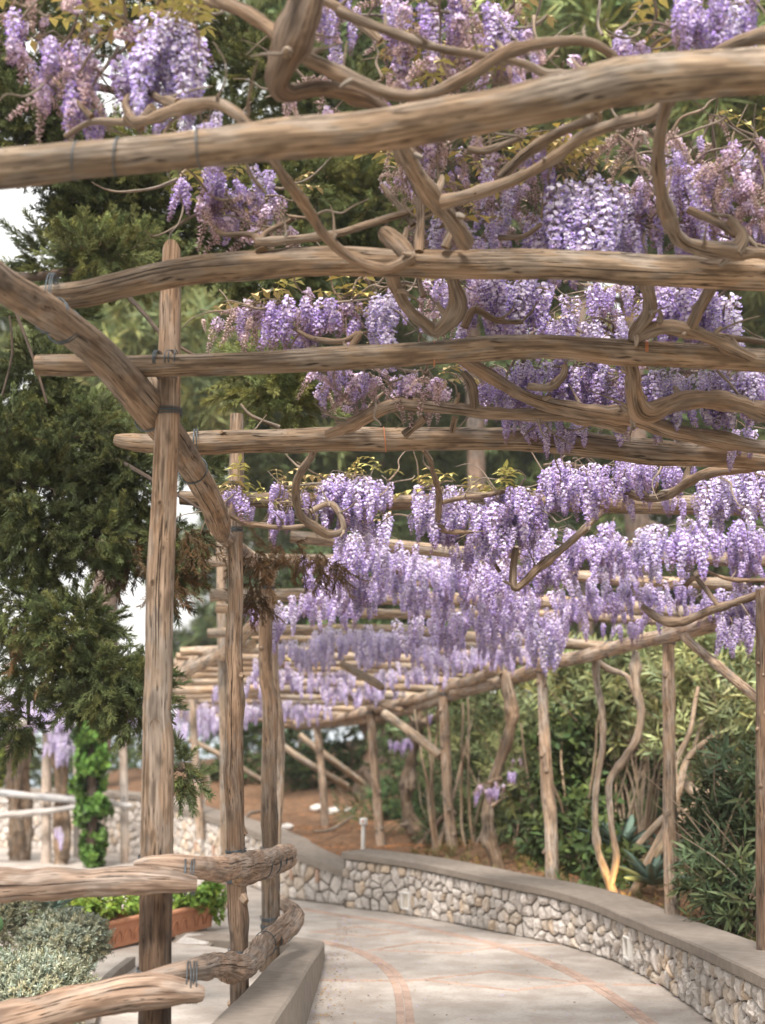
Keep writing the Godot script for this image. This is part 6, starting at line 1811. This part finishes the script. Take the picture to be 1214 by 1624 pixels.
	var o3 := thing("prickly_pear", "prickly pear pads poking in at the left edge below the rail", "cactus", P(-20, 1560, 7.4))
	for q in [[-6, 1466, 7.5, 12, 14], [-8, 1512, 7.4, 14, 13], [-30, 1490, 7.4, 18, 20], [-34, 1530, 7.4, 18, 22]]:
		var mb := MB.new()
		var c := P(q[0], q[1], q[2])
		var k: float = q[2] / F
		for r in 7:
			var ph := PI * r / 6.0
			for s in 13:
				var th := TAU * s / 12.0
				mb.vert(c + Vector3(sin(ph) * cos(th) * q[3] * k, cos(ph) * q[4] * k, sin(ph) * sin(th) * 0.014), Color(0.06, 0.11, 0.05))
		for r in 6:
			for s in 12:
				var i := r * 13 + s
				mb.quad(i, i + 1, i + 14, i + 13)
		put(mb, "cactus_pad", M.tough_leaf, o3)
	# herbs in and before the troughs, ivy pillar, far hedges
	var hb := thing("herb_patch", "bright green leafy herbs spilling over the left trough", "herbs", P(130, 1470, 10.2))
	crown(hb, "foliage", "herb", [[120, 1445, 10.3, 40, 18, 240], [165, 1436, 10.5, 45, 18, 260], [90, 1450, 10.2, 25, 12, 100], [215, 1440, 10.8, 30, 12, 120]], 0.7, 1.3, Color(1.1, 1.1, 1.0), "leaf", 0.3, 0.8, 0.8)
	var hb2 := thing("herb_patch", "green leafy plant growing from the right trough's end", "herbs", P(310, 1440, 11.3))
	crown(hb2, "foliage", "herb", [[300, 1424, 11.3, 30, 14, 170], [325, 1418, 11.4, 24, 14, 120], [340, 1445, 11.6, 12, 14, 50]], 0.7, 1.3, Color(0.85, 0.95, 0.9), "leaf", 0.3, 0.8, 0.8)
	var iv := thing("ivy_pillar", "slender post wrapped in glossy bright green ivy, left of the nearest post", "ivy", P(146, 1375, 17.8))
	limbs(iv, "trunk", [[146, 1385, 17.8, 8, 146, 1260, 17.8, 8, 144, 1140, 17.8, 7]])
	crown(iv, "foliage", "ivy", [[143, 1160, 17.8, 18, 24, 240], [146, 1200, 17.8, 20, 26, 280], [144, 1245, 17.8, 22, 26, 300], [148, 1290, 17.8, 21, 26, 280], [146, 1330, 17.8, 18, 24, 220], [148, 1360, 17.8, 13, 18, 120]], 0.8, 1.3, Color(0.85, 0.85, 0.9), "tough_leaf", 0.55, 1.2, -0.2, 1.0, 0.4, 0.75)
	for q in [["pale far hedge beyond the distant pergola, under the sea line", [[-30, 1190, 34, 80, 60, 280], [60, 1190, 36, 80, 50, 260], [170, 1190, 36, 80, 60, 280], [120, 1100, 44, 60, 24, 120], [20, 1090, 46, 60, 20, 110], [230, 1230, 32, 60, 60, 220], [120, 1230, 34, 90, 40, 220]], Color(1.15, 1.15, 0.95)], ["clipped yellow green shrub at the far left edge behind the braided trunk", [[0, 1190, 24, 24, 24, 170], [0, 1235, 24, 28, 26, 190]], Color(1.9, 1.6, 0.7)]]:
		var o := thing("far_hedge", q[0], "hedge", P(q[1][0][0], 1300, q[1][0][2]))
		crown(o, "foliage", "laurel", q[1], 1.4, 2.4, q[2], "tough_leaf", 0.35)

func build_small() -> void:
	# terracotta troughs
	var gp := "terracotta troughs on the terrace"
	var a := G(165, 1508) + Vector3(0, 0.0, 0)
	var b := G(340, 1474)
	var dir := (b - a); dir.y = 0
	var L := dir.length()
	dir = dir.normalized()
	var into := Vector3.UP.cross(dir)      # away from the viewer
	if into.z > 0:
		into = -into
	for k in 2:
		var tr := thing("trough", ["terracotta trough with moulded arches, left of the nearest post", "terracotta trough with moulded arches, right of the nearest post"][k], "planter", a + dir * L * (0.25 + 0.5 * k) + into * 0.14, gp)
		var bs := Basis(dir, Vector3.UP, dir.cross(Vector3.UP))
		var l := L * 0.485
		var h := 0.20
		var w := 0.26
		var c := tr.position
		var gy := -SLOPE * -c.z
		c.y = gy
		var shell := MB.new()
		# four slightly flaring walls and a floor
		for s in [[0, 1], [0, -1], [1, 1], [-1, 0]]:
			pass
		for e in [1, -1]:
			shell.soft_box(c + bs * Vector3(0, h / 2 + 0.01, e * (w / 2 - 0.012)), Vector3(l, h, 0.024), bs * Basis(Vector3.RIGHT, e * 0.07), 0.004)
			shell.soft_box(c + bs * Vector3(e * (l / 2 - 0.012), h / 2 + 0.01, 0), Vector3(0.022, h - 0.004, w - 0.03), bs, 0.004)
		put(shell, "trough_wall", M.terracotta, tr)
		var rim := MB.new()
		for e in [1, -1]:
			rim.soft_box(c + bs * Vector3(0, h + 0.005, e * (w / 2 + 0.0)), Vector3(l + 0.05, 0.034, 0.05), bs, 0.010)
			rim.soft_box(c + bs * Vector3(e * (l / 2 + 0.0), h + 0.004, 0), Vector3(0.048, 0.032, w - 0.05), bs, 0.010)
		put(rim, "rim", M.terracotta, tr)
		var earth := MB.new()
		earth.soft_box(c + Vector3(0, h * 0.62, 0), Vector3(l - 0.05, 0.05, w - 0.06), bs, 0.01)
		put(earth, "potting_soil", M.soil, tr)
		var n := 6
		for i in n:
			var mb := MB.new()
			var pts := []
			for s in 9:
				var th := PI * s / 8.0
				pts.append(c + bs * Vector3((i - (n - 1) / 2.0) * l / n - cos(th) * l / n * 0.36, 0.05 + sin(th) * 0.085, (w / 2 + 0.001 + 0.006 * sin(th))))
			tube(mb, pts, [0.006, 0.007, 0.008, 0.008, 0.009, 0.008, 0.008, 0.007, 0.006], {"sides": 6, "step": 0.02, "knob": 0.1})
			put(mb, "moulded_arch", M.terracotta, tr)
	# drain cover on the terrace
	var dr := thing("drain_cover", "pale rectangular drain cover set in the terrace beyond the posts", "drain cover", G(312, 1489))
	var mb := MB.new()
	mb.soft_box(dr.position + Vector3(0, -0.015, 0), Vector3(0.34, 0.03, 0.40), Basis(Vector3.RIGHT, 0.05) * Basis(Vector3.UP, -0.15), 0.006)
	put(mb, "frame", M.concrete, dr)
	mb = MB.new()
	mb.soft_box(dr.position + Vector3(0, -0.004, 0), Vector3(0.26, 0.016, 0.31), Basis(Vector3.RIGHT, 0.05) * Basis(Vector3.UP, -0.15), 0.004, Color(1.25, 1.22, 1.15))
	put(mb, "lid", M.stone, dr)
	# kerb edging of the planting bed
	mb = MB.new()
	var ln := gl([150, 1640, 163, 1590, 180, 1560, 215, 1530])
	var e2 := resample(ln, 0.1)
	sweep(mb, e2, [Vector2(-0.06, -0.02), Vector2(-0.06, 0.05), Vector2(0.0, 0.055), Vector2(0.0, -0.02)])
	tag(put(mb, "bed_edging", M.concrete), "low concrete edging beside the clipped grey shrubs", "edging")
	# rocks below the leaning tree
	for q in [["flat pale rock, leftmost of the cluster under the leaning tree", 505, 1282, 22, 13, 6], ["pale rounded rock in the middle of the cluster under the leaning tree", 530, 1287, 21.5, 12, 7], ["small pale rock right of the cluster, touching the leaning trunk", 556, 1286, 21.8, 10, 5], ["pale pointed rock lying alone on the bank above the far coping", 455, 1312, 17.5, 12, 6]]:
		var m := MB.new()
		var c := P(q[1], q[2], q[3])
		var k: float = q[3] / F
		var sd := rr(0, 100)
		for r in 7:
			var ph := PI * r / 6.0
			for s in 11:
				var th := TAU * (s % 10) / 10.0
				var d := Vector3(sin(ph) * cos(th), cos(ph), sin(ph) * sin(th))
				var f := 1.0 + 0.5 * nz.get_noise_3d(d.x * 90 + sd, d.y * 90, d.z * 90)
				m.vert(c + Vector3(d.x * q[4] * k, d.y * q[5] * k, d.z * q[4] * k * 0.8) * f)
		for r in 6:
			for s in 10:
				var i := r * 11 + s
				m.quad(i, i + 1, i + 12, i + 11)
		tag(put(m, "rock", M.stone), q[0], "rock", "pale rocks on the bank")
	# garden light on a stake
	var gt := thing("garden_light", "short white garden light on a post behind the wall's end", "garden light", P(575, 1345, 14.2))
	mb = MB.new()
	rod(mb, P(576, 1350, 14.2), P(577, 1308, 14.2), 0.022, 0.022, Color.WHITE, 10)
	put(mb, "post", M.white_plastic, gt)
	mb = MB.new()
	mb.soft_box(P(577, 1303, 14.2), Vector3(0.07, 0.075, 0.07), Basis(Vector3.UP, 0.5), 0.012)
	put(mb, "lamp_head", M.white_plastic, gt)
	mb = MB.new()
	mb.soft_box(P(577, 1302, 14.2) + Vector3(0, 0.0, 0.034), Vector3(0.03, 0.03, 0.01), Basis(Vector3.UP, 0.5), 0.003, Color(0.8, 0.12, 0.08))
	put(mb, "red_marker", M.white_plastic, gt)
	# ground light at the foot of the forked wisteria: a lit lamp
	var base := P(998, 1432, 10.4)
	base.y = bank_y(base, wall_a) + 0.05
	var gl2 := thing("ground_light", "small lit ground light hidden behind the coping, shining up the forked stem", "ground light", base)
	mb = MB.new()
	tube(mb, [base + Vector3(0, -0.05, 0), base + Vector3(0, 0.0, 0)], [0.04, 0.045], {"sides": 14, "step": 0.03, "knob": 0.0, "furrow": 0.0})
	put(mb, "housing", M.black_pipe, gl2)
	mb = MB.new()
	tube(mb, [base + Vector3(0, 0.002, 0), base + Vector3(0, 0.008, 0)], [0.036, 0.034], {"sides": 14, "step": 0.03, "knob": 0.0, "furrow": 0.0})
	put(mb, "glowing_lens", M.lamp_glow, gl2)
	var sp := SpotLight3D.new()
	sp.name = "ground_light_beam"
	add_child(sp)
	sp.position = base + Vector3(0, 0.03, 0)
	sp.look_at_from_position(sp.position, P(968, 1385, 10.75), Vector3.RIGHT)
	sp.light_color = Color(1.0, 0.80, 0.52)
	sp.light_energy = 0.15
	sp.spot_angle = 40
	sp.spot_range = 6
	sp.spot_attenuation = 2
	sp.light_size = 0.03
	sp.shadow_enabled = true
	# irrigation pipe
	mb = MB.new()
	tube_px(mb, [735, 1384, 13.0, 3, 800, 1372, 13.0, 3, 868, 1376, 12.6, 3], {"sides": 8, "knob": 0.02})
	tag(put(mb, "pipe", M.black_pipe), "black irrigation pipe lying across the bank between wisteria trunks", "pipe")
	# leaning poles at the back
	for q in [["thin brown prop pole slanting down to the bank, lower of two by the leaning tree", [420, 1160, 19, 5, 480, 1205, 19, 5.5, 550, 1247, 19.5, 5.5]], ["thin orange brown prop pole slanting to the leaning trunk, upper of two", [475, 1165, 21, 4.5, 520, 1200, 21, 5, 576, 1242, 21.5, 5]], ["slender pale prop pole at the back left of the main bend", [300, 1172, 20, 4, 345, 1195, 20, 4.5, 420, 1240, 20, 4]]]:
		mb = MB.new()
		tube_px(mb, q[1], {"sides": 8, "knob": 0.1})
		tag(put(mb, "prop_pole", M.rafter_wood), q[0], "pole", "slanting prop poles")
	# fallen branches on the bank
	var br := thing("fallen_branch", "thin pale fallen branches on the needle covered bank", "branch", P(500, 1310, 17))
	limbs(br, "branch", [[495, 1318, 16.5, 2.5, 530, 1312, 17, 2.5, 560, 1295, 18, 2], [385, 1302, 18, 3, 400, 1290, 18.5, 3, 425, 1285, 19, 2], [320, 1290, 18.6, 2, 330, 1250, 19, 2.5, 328, 1220, 19.5, 2]], {"sides": 7, "knob": 0.2, "wob": 0.03}, "vine_bark")
	# dry grass and weeds on the bank, petals and needles on the floor
	var ts := []
	var cols := []
	for i in 900:
		var q: Vector3 = wall_a[int(pow(rng.randf(), 0.7) * (wall_a.size() - 1))]
		var at := q + flat_normal(wall_a, wall_a.find(q)) * rr(0.4, 2.2)
		at.y = bank_y(at, wall_a) + 0.01
		ts.append(Transform3D(basis_along(Vector3(rr(-0.4, 0.4), 1, rr(-0.4, 0.4)), rr(0, TAU)) * Basis.from_scale(Vector3.ONE * rr(0.4, 1.1)), at))
		cols.append(Color(rr(0.8, 1.6), rr(0.8, 1.2), rr(0.7, 1.0)))
	var gr := scatter(tufts["grass"][0], "weeds", M.needle, ts, cols)
	tag(gr, "dry grass and weeds on the bank behind the coping", "weeds")
	var pm := MB.new()
	pm.quad(pm.vert(Vector3(-0.008, 0.001, -0.004), Color.WHITE), pm.vert(Vector3(-0.006, 0.003, 0.005), Color.WHITE), pm.vert(Vector3(0.008, 0.004, 0.005), Color.WHITE), pm.vert(Vector3(0.006, 0.001, -0.006), Color.WHITE))
	var petal := pm.done()
	ts = []; cols = []
	for i in 1500:
		var d := rr(5.5, 12.5)
		var x := rr(-0.4, 1.9)
		if rng.randf() < 0.45:
			x = -0.40 + absf(rng.randfn(0.0, 0.10))
		if d > 10 and x > 1.2:
			continue
		ts.append(Transform3D(Basis(Vector3.UP, rr(0, TAU)) * Basis.from_scale(Vector3.ONE * rr(0.5, 1.1)), Vector3(x, -SLOPE * d + 0.006, -d)))
		cols.append([Color(0.45, 0.26, 0.08), Color(0.32, 0.22, 0.12), Color(0.45, 0.36, 0.6), Color(0.16, 0.11, 0.07)][rng.randi() % 4])
	tag(scatter(petal, "fallen_petals", M.leaf, ts, cols), "fallen petals and dry specks strewn on the ramp", "petals")
	ts = []; cols = []
	for i in 26000:
		var line := wall_a if rng.randf() < 0.4 else wall_b
		var j := rng.randi() % line.size()
		var q: Vector3 = line[j]
		var o := pow(rng.randf(), 1.3) * 9.0 + 0.35
		var at := q + flat_normal(line, j) * o
		at.y = q.y + (rise_a(-q.z) - 0.042 if line == wall_a else 0.328) + 0.045 * minf(o, 9.0) + 0.10 * nz.get_noise_2d(at.x * 60.0, at.z * 60.0) * minf(1.0, o) + 0.015
		ts.append(Transform3D(basis_along(rdir() * 0.35 + Vector3.UP, rr(0, TAU)) * Basis.from_scale(Vector3(4.5, 1, 0.9) * rr(0.5, 1.3)), at))
		cols.append(Color(0.34, 0.16, 0.07) * rr(0.5, 1.4))
	tag(scatter(petal, "fallen_needles", M.leaf, ts, cols), "rusty carpet of fallen pine needles on the bank", "pine needles")

# ---------------------------------------------------------------- the scene
func _ready() -> void:
	rng.seed = 7
	nz.seed = 3
	nf.seed = 8
	nf.fractal_octaves = 2
	nz.fractal_octaves = 2
	var cam := Camera3D.new()
	cam.name = "camera"
	add_child(cam)
	cam.position = Vector3(0, EYE, 0)
	cam.rotation = Vector3(PITCH, 0, 0)
	var lens := CameraAttributesPhysical.new()
	lens.frustum_focal_length = 46.5
	lens.frustum_focus_distance = 6.4
	lens.exposure_aperture = 1.75
	cam.attributes = lens
	cam.fov = rad_to_deg(2.0 * atan(812.0 / F))
	cam.near = 0.05
	cam.far = 12000.0
	var env := Environment.new()
	env.background_mode = Environment.BG_SKY
	var sky := Sky.new()
	var sm := ProceduralSkyMaterial.new()
	sm.sky_top_color = Color(1.0, 1.0, 1.0)
	sm.sky_horizon_color = Color(0.80, 0.80, 0.79)
	sm.sky_curve = 0.25
	sm.sky_energy_multiplier = 0.68
	sm.ground_bottom_color = Color(0.45, 0.42, 0.38)
	sm.ground_horizon_color = Color(0.75, 0.75, 0.74)
	sm.sun_angle_max = 1.0
	sky.sky_material = sm
	env.sky = sky
	env.tonemap_mode = Environment.TONE_MAPPER_LINEAR
	env.tonemap_exposure = 4.4
	env.fog_enabled = true
	env.fog_density = 0.0009
	env.fog_light_color = Color(0.96, 0.96, 0.95)
	env.sdfgi_enabled = true
	env.ssao_enabled = true
	env.ssil_enabled = true
	var we := WorldEnvironment.new()
	we.name = "surroundings"
	we.environment = env
	add_child(we)
	var sun := DirectionalLight3D.new()
	sun.name = "sun"
	add_child(sun)
	sun.rotation = Vector3(deg_to_rad(-54), deg_to_rad(-10), 0)
	sun.light_color = Color(1.0, 0.97, 0.94)
	sun.light_energy = 0.5
	sun.light_angular_distance = 12.0
	sun.shadow_enabled = true

	make_materials()
	lay_lines()
	build_ground()
	build_walls()
	build_curb()
	build_trees()
	build_shrubs()
	build_pergola()
	build_railing()
	build_far_pergola()
	build_wisteria()
	build_small()
